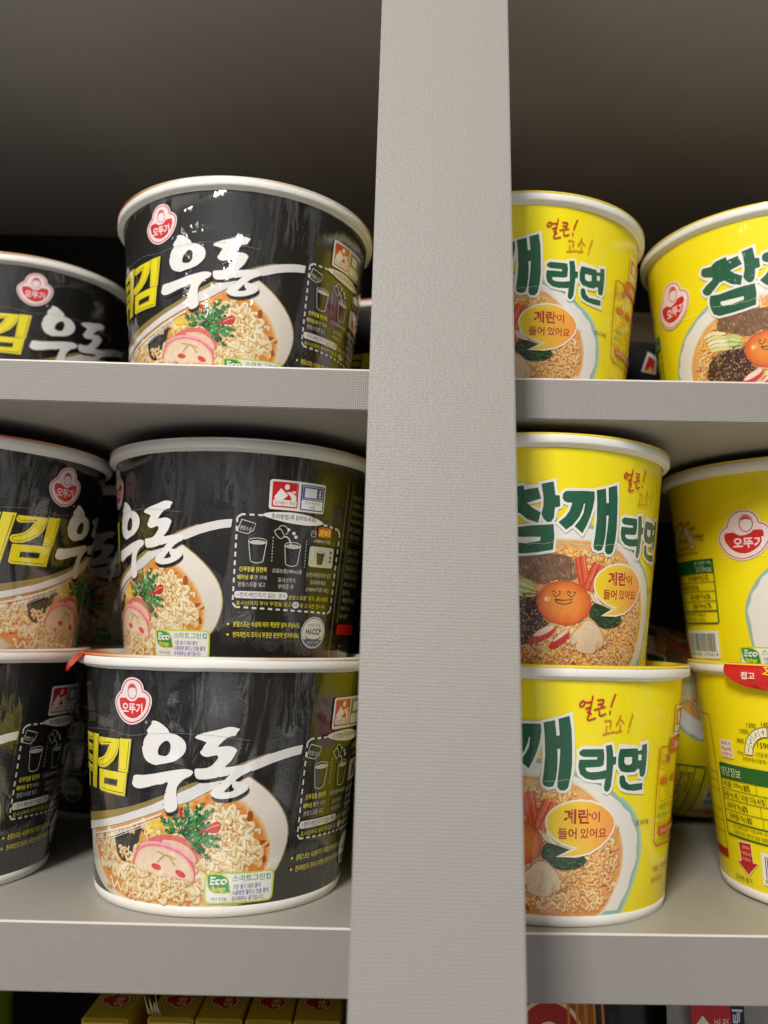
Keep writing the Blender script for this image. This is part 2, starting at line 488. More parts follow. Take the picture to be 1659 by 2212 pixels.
# ------------------------------------------------------------------ artwork: outlines in tenths of a millimetre on the unrolled sleeve
OUT = {"U1":"-204,785 -193,788 -179,786 -163,779 -146,768 -130,755 -123,740 -100,737 -81,729 -65,717 -55,704 -52,688 -54,672 -63,656 -76,644 -95,630 -118,622 -145,616 -166,612 -183,607 -199,610 -220,617 -234,627 -244,643 -249,661 -250,678 -244,683 -244,698 -236,716 -225,727 -221,740 -228,743 -219,757 -203,773",
"U1h":"-135,710 -124,705 -118,695 -118,681 -120,666 -128,653 -140,646 -156,647 -171,649 -176,661 -171,678 -166,688 -156,698 -146,706",
"U2":"-297,557 -278,562 -254,562 -220,567 -183,574 -145,583 -111,590 -78,596 -56,599 -33,596 -20,589 -23,580 -33,569 -52,562 -68,550 -84,532 -90,518 -91,497 -87,476 -85,458 -85,440 -98,426 -122,419 -136,423 -143,435 -148,451 -145,479 -140,500 -134,519 -126,542 -137,540 -158,531 -178,530 -201,522 -231,514 -255,508 -279,506 -298,512 -307,525 -301,536",
"D1":"-19,726 -5,738 22,747 52,754 82,761 102,768 123,772 142,769 155,765 162,762 154,754 147,743 145,735 130,734 116,729 105,722 93,711 84,701 74,690 91,691 109,694 127,693 143,688 155,677 150,668 143,653 135,638 124,626 116,618 105,608 125,609 150,613 174,615 203,616 218,606 217,592 202,585 183,576 168,567 153,554 152,551 166,549 185,547 201,542 211,534 209,520 200,510 185,500 163,490 138,483 113,480 88,480 69,486 58,494 53,501 58,515 73,527 92,541 106,554 121,569 127,575 109,572 84,568 60,563 35,559 13,558 -1,559 -11,567 -15,582 -15,597 -9,602 12,602 33,604 48,610 60,620 70,632 78,642 79,652 71,658 53,653 35,649 21,651 10,658 4,670 14,678 19,692 28,703 31,707 14,715 -5,720",
"D1h":"140,543 142,526 150,522 148,513 134,508 115,507 106,507 117,519 129,531",
"G1":"-528,693 -380,697 -383,671 -396,639 -423,608 -460,585 -499,571 -538,569 -551,576 -554,589 -546,600 -517,606 -488,618 -466,638 -452,659 -445,673 -516,665 -530,669 -534,679",
"G2":"-371,700 -310,702 -333,567 -386,568",
"G3":"-540,557 -338,560 -353,469 -536,471 -548,477 -547,490",
"G3h":"-496,526 -394,528 -399,503 -502,501",
"T1":"-598,701 -541,702 -589,472 -640,474",
"T2":"-719,699 -611,699 -616,674 -696,674 -700,652 -623,651 -628,627 -705,628 -710,603 -630,602 -635,576 -744,579",
"T3":"-757,562 -634,559 -639,535 -690,536 -705,464 -730,465 -715,537 -762,538",
"goldtop":"-781,333 -567,373 -424,401 -323,426 -239,453 -165,481 -137,493 -34,539 -2,549 74,577 150,613 195,632 242,648 290,662",
"whitetop":"-781,293 -526,346 -398,378 -280,417 -201,446 -147,471 -27,524 7,543 75,572 156,608 211,630 274,653 323,666 374,678 410,684 444,687",
"whitebot":"-773,258 -526,315 -386,350 -238,398 -148,432 -32,469 15,495 55,516 141,549 183,573 220,590 245,598 293,616 343,631 395,643 440,650",
"line2":"-647,265 -450,312 -332,347 -238,381 -156,413",
"line3":"-652,241 -431,294 -284,348 -213,377",
"bowl":"208,569 291,510 361,440 402,371 412,305 394,232 360,171 245,64 164,38",
"bowlL":"-356,9 -460,33 -549,67 -670,117 -781,190 -780,269",
"soup":"118,494 156,488 216,450 282,382 320,305 330,248 320,185 262,108 162,61",
"soupL":"-232,28 -356,43 -477,76 -571,133 -628,217 -660,292",
"seaweed":"-431,293 -359,323 -303,341 -265,358 -238,331 -266,308 -275,283 -304,273 -309,242 -315,211 -369,193 -403,215 -414,237 -420,264",
"egg1":"-243,364 -217,383 -164,398 -156,375 -172,360 -184,326 -204,328 -221,336",
"egg2":"-172,360 -156,382 -98,372 -101,338 -120,327 -155,332",
"egg3":"-256,338 -233,311 -243,287 -275,283 -268,314",
"cakeB":"-230,302 -196,318 -155,328 -109,331 -60,324 -23,305 4,279 15,253 16,223 -20,216 -155,262",
"cakeBi":"-163,308 -116,309 -78,305 -40,288 -14,266 2,236 -2,223 -20,219 -115,264",
"cake":"-313,184 -305,219 -290,255 -266,281 -230,295 -188,301 -155,298 -116,291 -77,280 -40,258 -17,236 -1,206 2,170 -1,147 -21,141 -75,157 -154,160 -191,158 -213,173 -262,171",
"cakei":"-301,188 -283,235 -257,262 -213,276 -171,279 -115,269 -69,252 -39,230 -16,201 -8,170 -10,149 -25,146 -75,160 -154,163 -189,161 -211,177 -260,174",
"cakey":"-179,260 -131,247 -88,234 -142,249 -175,215 -115,241 -91,206",
"cakeo":"-181,198 -66,177",
"pars":"-68,340 -38,461 26,463 65,436 28,403 -160,395 -136,346 2,419 57,383 -41,328 5,336 102,320 96,290 63,237 -99,432",
"ch1":"-81,436 -63,450 -62,407 -72,400",
"ch2":"-13,349 29,366 54,373 78,390 102,386 100,353 82,340 44,346 2,339",
"ch3":"-16,314 6,313 36,283 19,260 -4,286",
"logo":"-299,960 -285,959 -270,955 -258,948 -249,938 -243,927 -239,910 -227,906 -216,898 -207,887 -203,874 -203,859 -209,836 -220,814 -236,794 -256,779 -279,769 -302,764 -322,765 -346,774 -366,788 -384,809 -395,831 -399,851 -395,869 -384,884 -372,895 -361,902 -357,916 -350,930 -339,944 -325,953 -312,958",
"heart":"-365,872 -333,874 -323,866 -310,860 -299,860 -286,863 -275,871 -269,878 -243,879 -234,877 -230,870 -230,854 -236,835 -246,818 -262,804 -279,794 -298,790 -318,793 -338,802 -354,817 -366,834 -371,852 -370,865",
"logoA":"-299,902 -299,835 -229,779 -353,811 -249,818 -352,853 -298,936 -268,904",
"tear":"-780,706 -536,732 -411,733 -362,722 -297,719 -238,731 -123,740 -37,741",
"tear2":"53,737 113,729 156,722 206,716",
"eco":"44,189 353,179 359,53 40,63",
"ecoleaf":"55,176 89,177 116,173 137,162 147,143 151,122 154,105 124,104 92,106 72,114 61,129 57,153",
"ecot":"164,152 340,144 168,122 293,116 167,98 333,90 166,74 313,67 71,76 140,76 65,138 140,137 73,113 138,113",
"warn":"606,882 884,874 879,734 600,747",
"wred":"617,871 739,866 737,749 612,755",
"wblue":"749,862 873,862 873,744 747,749",
"wcup":"654,839 689,809 658,780 641,780 624,797",
"wsplash":"679,822 697,826 717,818 730,803 728,788 714,784 704,791 702,804 690,816",
"wdrop":"704,827 716,832 726,827 723,820 713,822",
"wsteam":"671,854 680,860 692,859 695,845 688,834 671,836",
"wtext":"618,782 736,779 735,752 615,757",
"btext":"752,788 875,789 873,748 751,752",
"mw":"754,857 869,856 869,794 757,798",
"mww":"766,845 831,844 831,805 765,807",
"mwd":"850,840 849,826 849,809",
"tt":"625,767 733,769 770,775 857,775 798,757 829,758",
"ell":"574,713 598,724 642,729 712,733 779,728 834,719 897,698 861,685 793,678 708,682 645,692 599,702",
"ellt":"616,698 848,695",
"dash":"474,709 457,695 455,460",
"dashb":"455,326 469,308 969,290 998,307",
"dasht":"565,713 897,698 985,689 1003,675",
"packet":"486,687 550,670 540,639 513,623 469,634",
"pt":"480,652 532,641",
"c1":"522,591 604,595 591,498 536,495 562,602 564,569",
"c2":"691,582 772,582 764,492 702,489",
"kettle":"637,641 648,651 667,653 680,633 684,618 671,608 658,613 642,630",
"pour":"684,618 698,619 711,609 720,584",
"handle":"655,654 662,667 681,671 700,657 703,639 689,628",
"steam":"731,637 743,621",
"oven":"823,588 976,584 977,488 820,492",
"ovcup":"862,564 916,561 906,500 870,500",
"ovd":"960,555 960,533 958,520",
"tim":"862,679 945,680 948,628 866,628 838,644",
"w1000":"846,597 967,600",
"dv1":"629,618 630,496",
"dv2":"798,612 794,483",
"ln":"485,456 611,458 477,420 617,423 482,388 610,390 639,453 790,451 670,414 758,416 672,384 752,384 816,446 976,440 842,411 943,407 822,376 967,372",
"nt":"467,359 720,357 475,346 717,349 728,344 967,335 478,313 746,315 770,323 798,313 951,303 938,384",
"bul":"445,221 467,207 809,202 444,176 467,162 804,159",
"haccp":"818,183 976,186 883,254 904,110 893,183 890,208 901,133",
"vline":"1011,857 1054,543 1036,289 1019,35 1055,944 1101,547 1089,267 1080,188",
"redb":"1083,225 1347,211 1365,169 1080,188",
"jori":"-504,76 -419,97",
"y_ch1":"-240,797 -228,806 -187,802 -161,820 -106,829 -104,810 -47,820 -34,773 -92,755 -68,733 -35,715 -45,670 -90,685 -123,712 -148,707 -175,683 -203,659 -221,660 -239,676 -242,694 -220,713 -187,731 -180,743 -228,759 -241,773",
"y_ch2":"-33,836 17,847 26,789 44,789 47,742 25,737 21,693 10,676 -5,673 -22,687 -32,708 -24,742 -24,781",
"y_ch3":"-203,655 -153,649 -72,659 20,666 25,615 20,558 -42,546 -101,540 -162,539 -191,555 -207,592 -209,629",
"y_ch3h":"-150,610 -95,610 -34,611 -36,594 -97,583 -137,585 -150,596",
"y_k1":"74,809 147,813 198,814 200,784 195,749 184,708 168,667 149,632 112,660 136,690 151,720 156,758 151,759 146,735 132,701 105,666 75,644 41,675 69,698 88,725 96,751 98,760 79,759 64,765 56,777 57,794 64,805",
"y_k2":"208,820 253,831 260,768 272,770 266,836 310,850 319,794 322,737 324,661 320,611 309,561 295,549 275,550 265,562 266,600 272,657 275,716 263,715 265,687 264,634 258,592 248,565 230,560 209,567 204,581 210,623 215,691 213,766",
"y_r1":"366,716 455,717 460,689 458,652 442,645 379,642 384,629 399,624 435,625 470,632 469,605 465,596 412,592 381,598 357,616 349,645 352,674 427,675 429,685 370,685 353,693 352,705",
"y_r2":"464,730 491,735 497,710 501,684 515,686 515,655 502,651 500,611 496,567 488,549 478,543 467,548 463,561 467,594 471,638 469,692",
"y_m1":"532,716 622,715 628,704 649,708 647,727 676,733 681,703 681,647 676,606 666,595 646,599 642,610 640,629 629,631 615,619 575,618 542,624 526,643 524,673 526,698",
"y_m1h":"556,681 595,681 596,655 582,649 563,651 556,661",
"y_m1g":"630,689 648,688 649,665 630,665",
"y_m2":"535,604 552,610 562,602 568,583 588,569 665,571 666,543 616,541 575,546 546,558 536,577",
"y_e0":"364,911 353,906 348,891 356,886 366,893 369,906 364,911",
"y_e1":"370,904 396,906",
"y_e2":"401,930 398,912 394,890",
"y_e3":"374,879 394,888 389,871 378,862 399,866 383,850 381,830 415,842",
"y_e4":"422,914 448,918 446,905 438,890",
"y_e5":"424,897 442,901",
"y_e6":"410,875 454,888",
"y_e7":"431,870 430,848 457,859",
"y_e8":"498,938 489,916 480,888",
"y_e9":"477,870 476,859",
"y_g0":"455,830 484,833 482,817 478,802",
"y_g1":"464,810 463,780",
"y_g2":"449,775 500,787",
"y_g3":"526,853 518,831 507,813",
"y_g4":"520,840 543,823",
"y_g5":"526,816 526,788",
"y_g6":"506,783 534,790",
"y_g7":"586,857 579,834 569,804",
"y_g8":"568,791 566,784",
"y_bub":"222,419 226,440 243,465 278,488 321,503 361,508 410,504 457,487 494,461 516,434 520,411 510,381 486,352 451,324 409,302 350,290 273,286 317,303 357,322 333,325 288,339 252,360 230,386",
"y_bubt":"295,423 406,424 412,426 449,425 270,365 348,366 366,368 483,368",
"y_bowlR":"466,582 542,519 589,486 643,429 684,329 670,224 620,116 566,35",
"y_bowlL":"-152,656 -211,621 -299,566 -388,502 -440,434 -479,360 -489,286",
"y_soupR":"343,576 426,516 519,426 574,340 575,222 537,143 492,71 437,37",
"y_soupL":"-118,568 -208,519 -263,486 -319,420 -358,348 -365,267",
"y_egg":"-48,348 208,343 71,428 91,240 -2,349",
"y_ht1":"37,358 22,373 20,380 28,383 38,375 48,384 57,380 54,371",
"y_ht2":"108,358 91,372 88,380 98,383 108,375 117,382 127,380 123,371",
"y_sm":"33,347 74,345 114,349 111,338 92,331 74,328 51,332 38,339",
"y_beef":"-179,521 -128,526 -27,541 99,539 128,490 135,428 27,433 -25,403 -128,451 -184,467",
"y_leek":"-180,426 -128,436 -77,431 -51,394 -128,355 -176,367",
"y_ses":"-190,326 -128,347 -50,361 -45,303 4,254 -22,225 -120,182 -183,184",
"y_cr1":"-89,162 -53,212 13,244 43,239 37,206 -8,176 -66,154",
"y_cr2":"4,147 33,185 87,227 106,215 102,182 61,152 25,135",
"y_cr1w":"-66,189 -49,210 13,243 40,237 23,218 -22,194",
"y_cr2w":"24,168 37,185 87,225 101,217 78,196 42,173",
"y_mu":"107,191 144,224 192,271 252,240 284,190 281,152 253,148 245,172 243,127 200,122 143,133 137,166 118,154",
"y_sp":"196,288 219,335 251,332 321,309 373,298 398,264 346,237 269,232 234,260",
"y_ca":"121,540 149,547 169,521 212,523 249,512 217,443 195,396 155,416 133,482",
"y_on":"195,384 228,352 295,337 326,326 262,319 208,347",
"y_pan":"969,698 876,705 791,709 775,698 769,518 778,317 806,294 975,289",
"y_pt":"882,705 784,661 834,627 831,573 808,514 796,469 886,461 788,394 822,368 828,335 800,304 917,754 910,868 792,187 787,145",
"y_jo":"636,408 714,403",
"y_logoL":"-563,672 -430,813 -453,553",
"y_logoK":"-393,802 -490,561 -605,700 -279,663 -300,568",
"y_tabL":"-651,578 -640,518 -638,472 -631,425 -624,376 -618,325 -613,272 -1092,492 -980,446 -1095,411 -1095,352 -1095,467 -679,482 -934,424 -660,432 -1095,366 -653,381 -1096,317 -677,334 -816,515 -654,518 -846,547 -658,550",
"y_barL":"-1091,227 -669,236 -652,98 -1092,72",
"y_ecoL":"-553,153 -350,174 -541,50",
"y_gaugeL":"-1091,698 -964,769 -760,639 -1014,671 -1093,633",
"y_gaugeM":"-909,642 -898,699 -782,784 -861,645 -786,742 -944,620",
"y_tabM":"-1384,529 -1385,469 -1348,433 -1313,393 -1280,349 -1260,295 -1258,233 -866,525 -872,480 -1007,465 -1384,473 -1062,524",
"y_arrM":"-1069,224 -954,233 -948,148 -912,151 -992,100 -1087,134 -1051,143",
"y_barM":"-898,240 -893,102",
"y_colM":"-1383,529 -1285,160 -1382,142 -1381,183 -1358,179"}
def O(k):
    return [tuple(float(x) / 10 for x in q.split(',')) for q in OUT[k].split()]

WHITE = (240, 237, 234)
rnd = random.Random(7)

def squiggle(r, u, v, ln, amp, ang):
    """one curled noodle strand"""
    n = 15; wl = r.uniform(3.6, 6.4); ph = r.uniform(0, 6.3); bend = r.uniform(-.09, .09)
    pts = []; a = ang; x, y = u, v; st = ln / n
    for i in range(n + 1):
        o = amp * sin(ph + 2 * pi * i * st / wl)
        pts.append((x - o * sin(a), y + o * cos(a)))
        a += bend; x += st * cos(a); y += st * sin(a)
    return pts

def noodles(A, r, region, n, pal, w, keep=None, ln=(5, 12), amp=(.6, 1.5)):
    us = [p[0] for p in region]; vs = [p[1] for p in region]
    done = 0; tries = 0
    while done < n and tries < n * 8:
        tries += 1
        u, v = r.uniform(min(us), max(us)), r.uniform(min(vs), max(vs))
        if not inside((u, v), region): continue
        p = squiggle(r, u, v, r.uniform(*ln), r.uniform(*amp), r.uniform(-.9, .9) + (pi / 2 if r.random() < .3 else 0))
        if not all(inside(q, region) for q in p[::3] + [p[-1]]): continue
        if keep and not keep(p[len(p) // 2]): continue
        dk, bd, hi = pal[r.randrange(len(pal))]
        ww = w * r.uniform(.6, 1.25)
        A.line([(x + .1, y - .3) for x, y in p], ww * 1.2, dk, grain=.5)
        A.line(p, ww, bd, grain=.5)
        A.line([(x - .06, y + ww * .16) for x, y in p], ww * .4, hi, grain=.35)
        done += 1

def emblem(A, P, H, ctr, faceR, t_uv, tw, th):
    """red trefoil badge"""
    A.layer(.03)
    A.poly(P, (240, 226, 224)); A.poly(offset_poly(P, -.62), (206, 34, 44)); A.poly(offset_poly(P, -1.12), (243, 226, 226))
    A.poly(H, (214, 34, 40))
    u, v = ctr; a, b_ = faceR
    A.ell(u, v, a * 1.22, b_ * 1.2, (243, 226, 226)); A.ell(u, v, a, b_, (206, 34, 44)); A.ell(u, v - .1, a * .86, b_ * .86, (243, 226, 226))
    A.poly([(u + a * .8 * cos(t), v + b_ * .8 * sin(t)) for t in (pi * k / 12 for k in range(0, 13))] + [(u + a * .74 * cos(t), v + b_ * (.02 + .46 * sin(t))) for t in (pi * k / 12 for k in range(12, -1, -1))], (206, 34, 44))
    A.text('오뚜기', t_uv[0], t_uv[1], th, (248, 236, 236), fit=tw, bold=.022)

def eco_mark(A, q, du=0, dv=0, dot=None):
    """small white card: green leaf and four lines about the paper cup"""
    f = lambda k: [(x + du, y + dv) for x, y in O(k)]
    c = f('eco'); A.layer(.05)
    u0_, u1_, v0_, v1_ = (c[0][0] + c[3][0]) / 2, (c[1][0] + c[2][0]) / 2, (c[3][1] + c[2][1]) / 2, (c[0][1] + c[1][1]) / 2
    A.rect(u0_, v0_, u1_, v1_, (200, 210, 40), r=2.2); A.rect(u0_ + .8, v0_ + .7, u1_ - .8, v1_ - .7, (240, 238, 230), r=1.7)
    lf = f('ecoleaf'); A.poly(offset_poly(lf, .55), (196, 208, 40)); A.poly(lf, (30, 140, 66))
    t = f('ecot')
    A.text('Eco', t[10][0], t[10][1] - .1, 3.0, (238, 242, 232), fit=t[11][0] - t[10][0] - .3, bold=.03, slant=.12)
    A.text('Package', t[12][0], t[12][1] - .9, 2.6, (232, 226, 60), fit=t[13][0] - t[12][0] - .4, bold=.02, slant=.1)
    A.text('스마트그린컵', t[0][0], t[0][1] - .7, 2.6, (70, 140, 100), fit=t[1][0] - t[0][0], bold=.012)
    for k, s_ in ((2, '기존 용기 대비 종이'), (4, '사용량은 줄이고 맛을 좋게'), (6, '유지해주는 용기입니다.')):
        A.text(s_, t[k][0], t[k][1] - .7, 2.0, (86, 78, 160), fit=t[k + 1][0] - t[k][0], bold=.016)
    A.text('*자사 마크임', t[8][0], t[8][1] - .5, 1.5, (70, 66, 62), fit=t[9][0] - t[8][0], bold=.008)

def barcode(A, u0_, v0_, u1_, v1_, digits, seed):
    A.layer(.03); A.rect(u0_, v0_, u1_, v1_, (238, 236, 226))
    r = random.Random(seed); x = u0_ + 2.2
    while x < u1_ - 2.6:
        w = r.choice((.25, .25, .5, .75)); A.rect(x, v0_ + 3.4, x + w, v1_ - 1.4, (24, 22, 20)); x += w + r.choice((.3, .3, .55))
    A.text(digits, u0_ + 1.6, v0_ + .9, 2.0, (34, 32, 30), fit=u1_ - u0_ - 3.2)

# ------------------------------------------------------------------ the dark udon cup
def dark_art():
    A = Art(); r = random.Random(3)
    BLK = (26, 25, 24)
    VB = 4.6
    clip = lambda P: [(u, max(v, VB)) for u, v in P]
    # bowl with soup
    wt, wb_, gt = O('whitetop'), O('whitebot'), O('goldtop')
    A.layer()
    bowl = chaikin(clip(O('bowl') + O('bowlL')), 2) + [(-77.5, 27)] + [(u, v + 1) for u, v in wb_]
    bowl = clip(O('bowl')) + clip(O('bowlL')) + [(u, v + .8) for u, v in wb_ if u < 19]
    A.poly(offset_poly(chaikin(bowl, 1), .55), (150, 132, 62), grain=.2)
    A.layer()
    def china(u, v):
        k = max(0, min(1, (v - 3) / 50)); return (214 + 24 * k, 206 + 22 * k, 192 + 24 * k)
    A.poly(clip(chaikin(bowl, 1)), None, cols=china)
    A.layer()
    soup = O('soup') + [(4, 4.7)] + O('soupL') + [(u, v + .6) for u, v in wb_ if -66 < u < 8]
    soup = chaikin(clip(soup), 1)
    def broth(u, v):
        d = min(1, hypot((u + 14) / 46, (v - 26) / 30)); return (236 - 6 * d, 168 - 24 * d, 84 - 34 * d)
    for k in range(7):
        t = k / 6; A.poly(offset_poly(soup, .9 - .42 * k), tuple(a + (b_ - a) * t for a, b_ in zip((236, 222, 200), (228, 152, 62))), grain=.1 + .2 * t)
    A.layer(); A.poly(offset_poly(soup, -1.9), None, cols=broth, grain=.6)
    # broth blotches and strands
    A.layer()
    inner = offset_poly(soup, -1.2)
    for _ in range(130):
        u, v = r.uniform(-60, 33), r.uniform(4, 50)
        if inside((u, v), inner):
            A.ell(u, v, r.uniform(1, 3.2), r.uniform(.7, 1.6), r.choice(((206, 112, 44), (246, 196, 110), (224, 132, 52), (196, 96, 40), (166, 78, 34), (250, 210, 140))), rot=r.uniform(0, 3), grain=.5, n=12)
    nd_reg = offset_poly(soup, -2.2)
    PAL = (((206, 148, 82), (238, 212, 154), (250, 238, 200)), ((216, 160, 90), (243, 222, 170), (252, 244, 216)), ((196, 128, 66), (230, 194, 126), (246, 228, 184)))
    top = lambda p: not (p[0] > 6 and p[1] > 43 + r.uniform(-4, 3)) and not (p[0] > 27 + r.uniform(-6, 3)) 
    noodles(A, r, nd_reg, 290, PAL, 1.6, keep=top, ln=(6, 13), amp=(.8, 2.0))
    # toppings
    A.layer(.06)
    A.poly(O('seaweed'), (44, 36, 34), grain=.6, smooth=1)
    A.poly([(u * .55 - 17.5, v * .5 + 13) for u, v in O('seaweed')], (66, 60, 44), grain=.8)
    sw = chaikin(O('seaweed'), 1)
    for _ in range(40):
        u, v = r.uniform(-38, -24), r.uniform(20, 37)
        if inside((u, v), sw): A.line([(u, v), (u + r.uniform(-.8, .8), v - r.uniform(.8, 2.6))], r.uniform(.2, .7), r.choice(((84, 66, 64), (58, 50, 40), (34, 28, 28), (104, 86, 78))), grain=.5, taper=True)
    noodles(A, r, [(-40, 18), (-27, 18), (-28, 24), (-34, 27), (-40, 30)], 9, PAL, 1.2, ln=(3, 6)); noodles(A, r, [(-37, 29), (-24, 33), (-24, 38), (-37, 36)], 5, PAL, .9, ln=(2, 4), amp=(.3, .7))
    A.layer(); 
    for k, c in (('egg1', (240, 200, 76)), ('egg2', (234, 186, 66)), ('egg3', (226, 160, 70))):
        A.poly(O(k), c, grain=.6)
    for _ in range(26):
        u, v = r.uniform(-25, -7), r.uniform(29, 38)
        A.ell(u, v, r.uniform(.5, 1.6), r.uniform(.4, .9), r.choice(((250, 222, 120), (216, 150, 50), (252, 236, 160))), rot=r.uniform(0, 3), grain=.5, n=8)
    A.layer()
    for k in ('ch1', 'ch2', 'ch3'): A.poly(O(k), (206, 36, 30) if k != 'ch3' else (150, 34, 30), smooth=1, grain=.35)
    A.line([(4.2, 35.6), (7, 37), (9.6, 37.6)], .5, (244, 150, 130))
    A.layer()
    A.poly(O('cakeB'), (226, 112, 106), grain=.3, smooth=1); A.poly(O('cakeBi'), (240, 196, 172), grain=.25, smooth=1)
    A.layer()
    ck = chaikin(O('cake'), 1)
    A.poly(ck, None, cols=lambda u, v: (224 + .5 * (v - 14), 104 + 2.2 * (v - 14), 104 + 2.6 * (v - 14)), grain=.35)
    A.line([(u, v - .55) for u, v in chaikin(O('cake')[3:11], 1, False)], .8, (248, 176, 186), grain=.2)
    def cake_in(u, v):
        k = max(0, min(1, (v - 14) / 15)); return (246 - 8 * k, 222 - 12 * k, 188 - 6 * k)
    A.layer(); ci = chaikin(O('cakei'), 1)
    for k in range(5): A.poly(offset_poly(ci, .3 - .3 * k), None, cols=lambda u, v, k=k: tuple(a + (b_ - a) * k / 4 for a, b_ in zip((244, 188, 168), cake_in(u, v))), grain=.3)
    y = O('cakey')
    for p in ([y[0], y[1], y[2]], [y[3], y[4]], [y[5], y[6]]): A.line(p, 1.5, (226, 198, 156), grain=.4, taper=True); A.line(p, .8, (198, 166, 116), grain=.5, taper=True)
    for q, rt in zip(O('cakeo'), (-.2, -.45)): A.ell(q[0], q[1], 2.5, 1.25, (228, 76, 66), rot=rt, grain=.25)
    for _ in range(26):
        u, v = r.uniform(-27, -2), r.uniform(16, 27)
        A.ell(u, v, .16, .14, (170, 130, 90), n=6)
    # strands lying over the cake foot
    ft = [(-36, 5.2), (14, 5.2), (16, 14), (-6, 15.2), (-22, 17.5), (-36, 21)]
    A.layer(); noodles(A, r, ft, 46, PAL, 1.3, ln=(4, 8))
    # parsley
    A.layer()
    ps = O('pars'); hub = ps[0]
    G = ((34, 96, 48), (52, 124, 60), (74, 148, 76), (24, 76, 40), (98, 168, 96))
    for tip in ps[1:]:
        L_ = hypot(tip[0] - hub[0], tip[1] - hub[1]); a0_ = atan2(tip[1] - hub[1], tip[0] - hub[0])
        A.line([hub, tip], .45, G[3])
        for k in range(int(L_ * 2.6)):
            t = r.uniform(.22, 1); sd = r.choice((-1, 1)); a = a0_ + sd * r.uniform(.35, .95); ln = (1.1 + 2.0 * sin(pi * min(t, .95))) * r.uniform(.5, 1)
            bu, bv = hub[0] + (tip[0] - hub[0]) * t, hub[1] + (tip[1] - hub[1]) * t
            c_, s_ = cos(a), sin(a); w = ln * .26
            A.poly([(bu, bv), (bu + c_ * ln * .55 - s_ * w, bv + s_ * ln * .55 + c_ * w), (bu + c_ * ln, bv + s_ * ln), (bu + c_ * ln * .55 + s_ * w, bv + s_ * ln * .55 - c_ * w)], G[r.randrange(5)], grain=.35)
    for _ in range(9):
        u, v = hub[0] + r.uniform(-3, 7), hub[1] + r.uniform(0, 8)
        A.line([(u, v), (u + r.uniform(.3, 1), v + r.uniform(.6, 1.6))], .28, (226, 236, 214))
    A.text('조리예', O('jori')[0][0], O('jori')[0][1] - 1, 1.9, (90, 66, 40), fit=4.6)
    # brush stroke: gold, white, fine lines
    A.layer(.06)
    k = len([p for p in gt if p[0] < 19])
    A.poly([(u, v + .1) for u, v in gt] + [(29.5, 65.6)] + [(u, v - .3) for u, v in wt if u < 29][::-1], (150, 130, 66), grain=.12)
    A.layer(); A.poly(wt + wb_[::-1], (228, 224, 222), grain=.04)
    A.line(O('line2'), 1.0, (236, 232, 230), taper=True); A.line(O('line3'), .4, (236, 232, 230), taper=True)
    A.line([(u, v - .9) for u, v in O('line3')], .22, (236, 232, 230))
    # lettering shadows and letters
    A.layer(.06)
    for k, h in (('U2', None), ('D1', None)):
        A.poly([(u + .35, v - 1.5) for u, v in O(k)], (20, 19, 18))
    A.layer(.06)
    A.poly(chaikin(O('U1'), 1), WHITE, holes=[chaikin(O('U1h'), 1)]); A.poly(chaikin(O('U2'), 1), WHITE)
    A.poly(chaikin(O('D1'), 1), WHITE, holes=[chaikin(O('D1h'), 1)])
    for _ in range(16):                                         # dry-brush nicks along the strokes
        p = r.choice(O('U2')[22:34] + O('D1')[55:70] + O('U1')[20:26]); A.ell(p[0] + r.uniform(-.3, .3), p[1] + r.uniform(-.1, .15), r.uniform(.2, .5), r.uniform(.12, .25), BLK, rot=r.uniform(-.6, .6), n=7)
    YL, YD, YE = (244, 226, 20), (128, 116, 10), (232, 220, 96)
    A.layer()
    for k, h in (('T2', None), ('T3', None), ('T1', None), ('G1', None), ('G2', None), ('G3', 'G3h')):
        P = O(k); H = [O(h)] if h else []
        A.poly([(u + .25, v - .3) for u, v in offset_poly(P, .5)], (96, 88, 12)); A.poly(offset_poly(P, .25), YE)
        A.poly(P, YL)
        ip = offset_poly(P, -.75)
        m_ = len(ip)
        lo = sorted(range(m_), key=lambda i: ip[i][1] - .6 * ip[i][0])[:max(2, m_ // 3)]
        A.line([p for p in ip + ip[:1]], .28, YD)
        A.poly([(u - .22, v + .26) for u, v in offset_poly(P, -.85)], YL)
        if H: A.poly(H[0], BLK); A.line(H[0] + H[0][:1], .3, YD)
    # badge
    la = O('logoA')
    emblem(A, O('logo'), O('heart'), la[0], (2.45, 3.25), (la[3][0], la[3][1] - 0), la[4][0] - la[3][0], la[5][1] - la[3][1])
    A.text('®', la[2][0] - .6, la[2][1] - .6, 1.2, (220, 216, 212))
    eco_mark(A, None)
    # cooking panel
    A.layer(.05)
    DW = (226, 222, 214)
    A.dashes([(58, 71), (48.6, 71), (46.6, 69.6), (46.0, 31), (47.4, 29.2), (98, 27.6), (100, 29), (100.6, 66), (99, 67.8), (89, 69.2)], .85, DW, 2.2, 1.7)
    w = O('warn'); A.rect((w[0][0] + w[3][0]) / 2, (w[2][1] + w[3][1]) / 2, (w[1][0] + w[2][0]) / 2, (w[0][1] + w[1][1]) / 2, (234, 231, 226), r=1.2)
    A.layer(.04)
    A.rect(61.5, 75.2, 73.8, 86.9, (206, 30, 40), r=.7)
    A.rect(75.0, 74.8, 87.7, 86.7, (38, 56, 140), r=.7)
    A.layer(.04)
    for k in ('wcup', 'wsplash', 'wdrop', 'wsteam'): A.poly(O(k), (244, 238, 234), smooth=1 if k != 'wcup' else 0)
    A.rect(62.2, 75.9, 73.2, 78.7, (238, 234, 228), r=.3); A.text('뜨거운물 주의', 63.0, 76.4, 1.7, (60, 40, 40), fit=9.4, bold=.004)
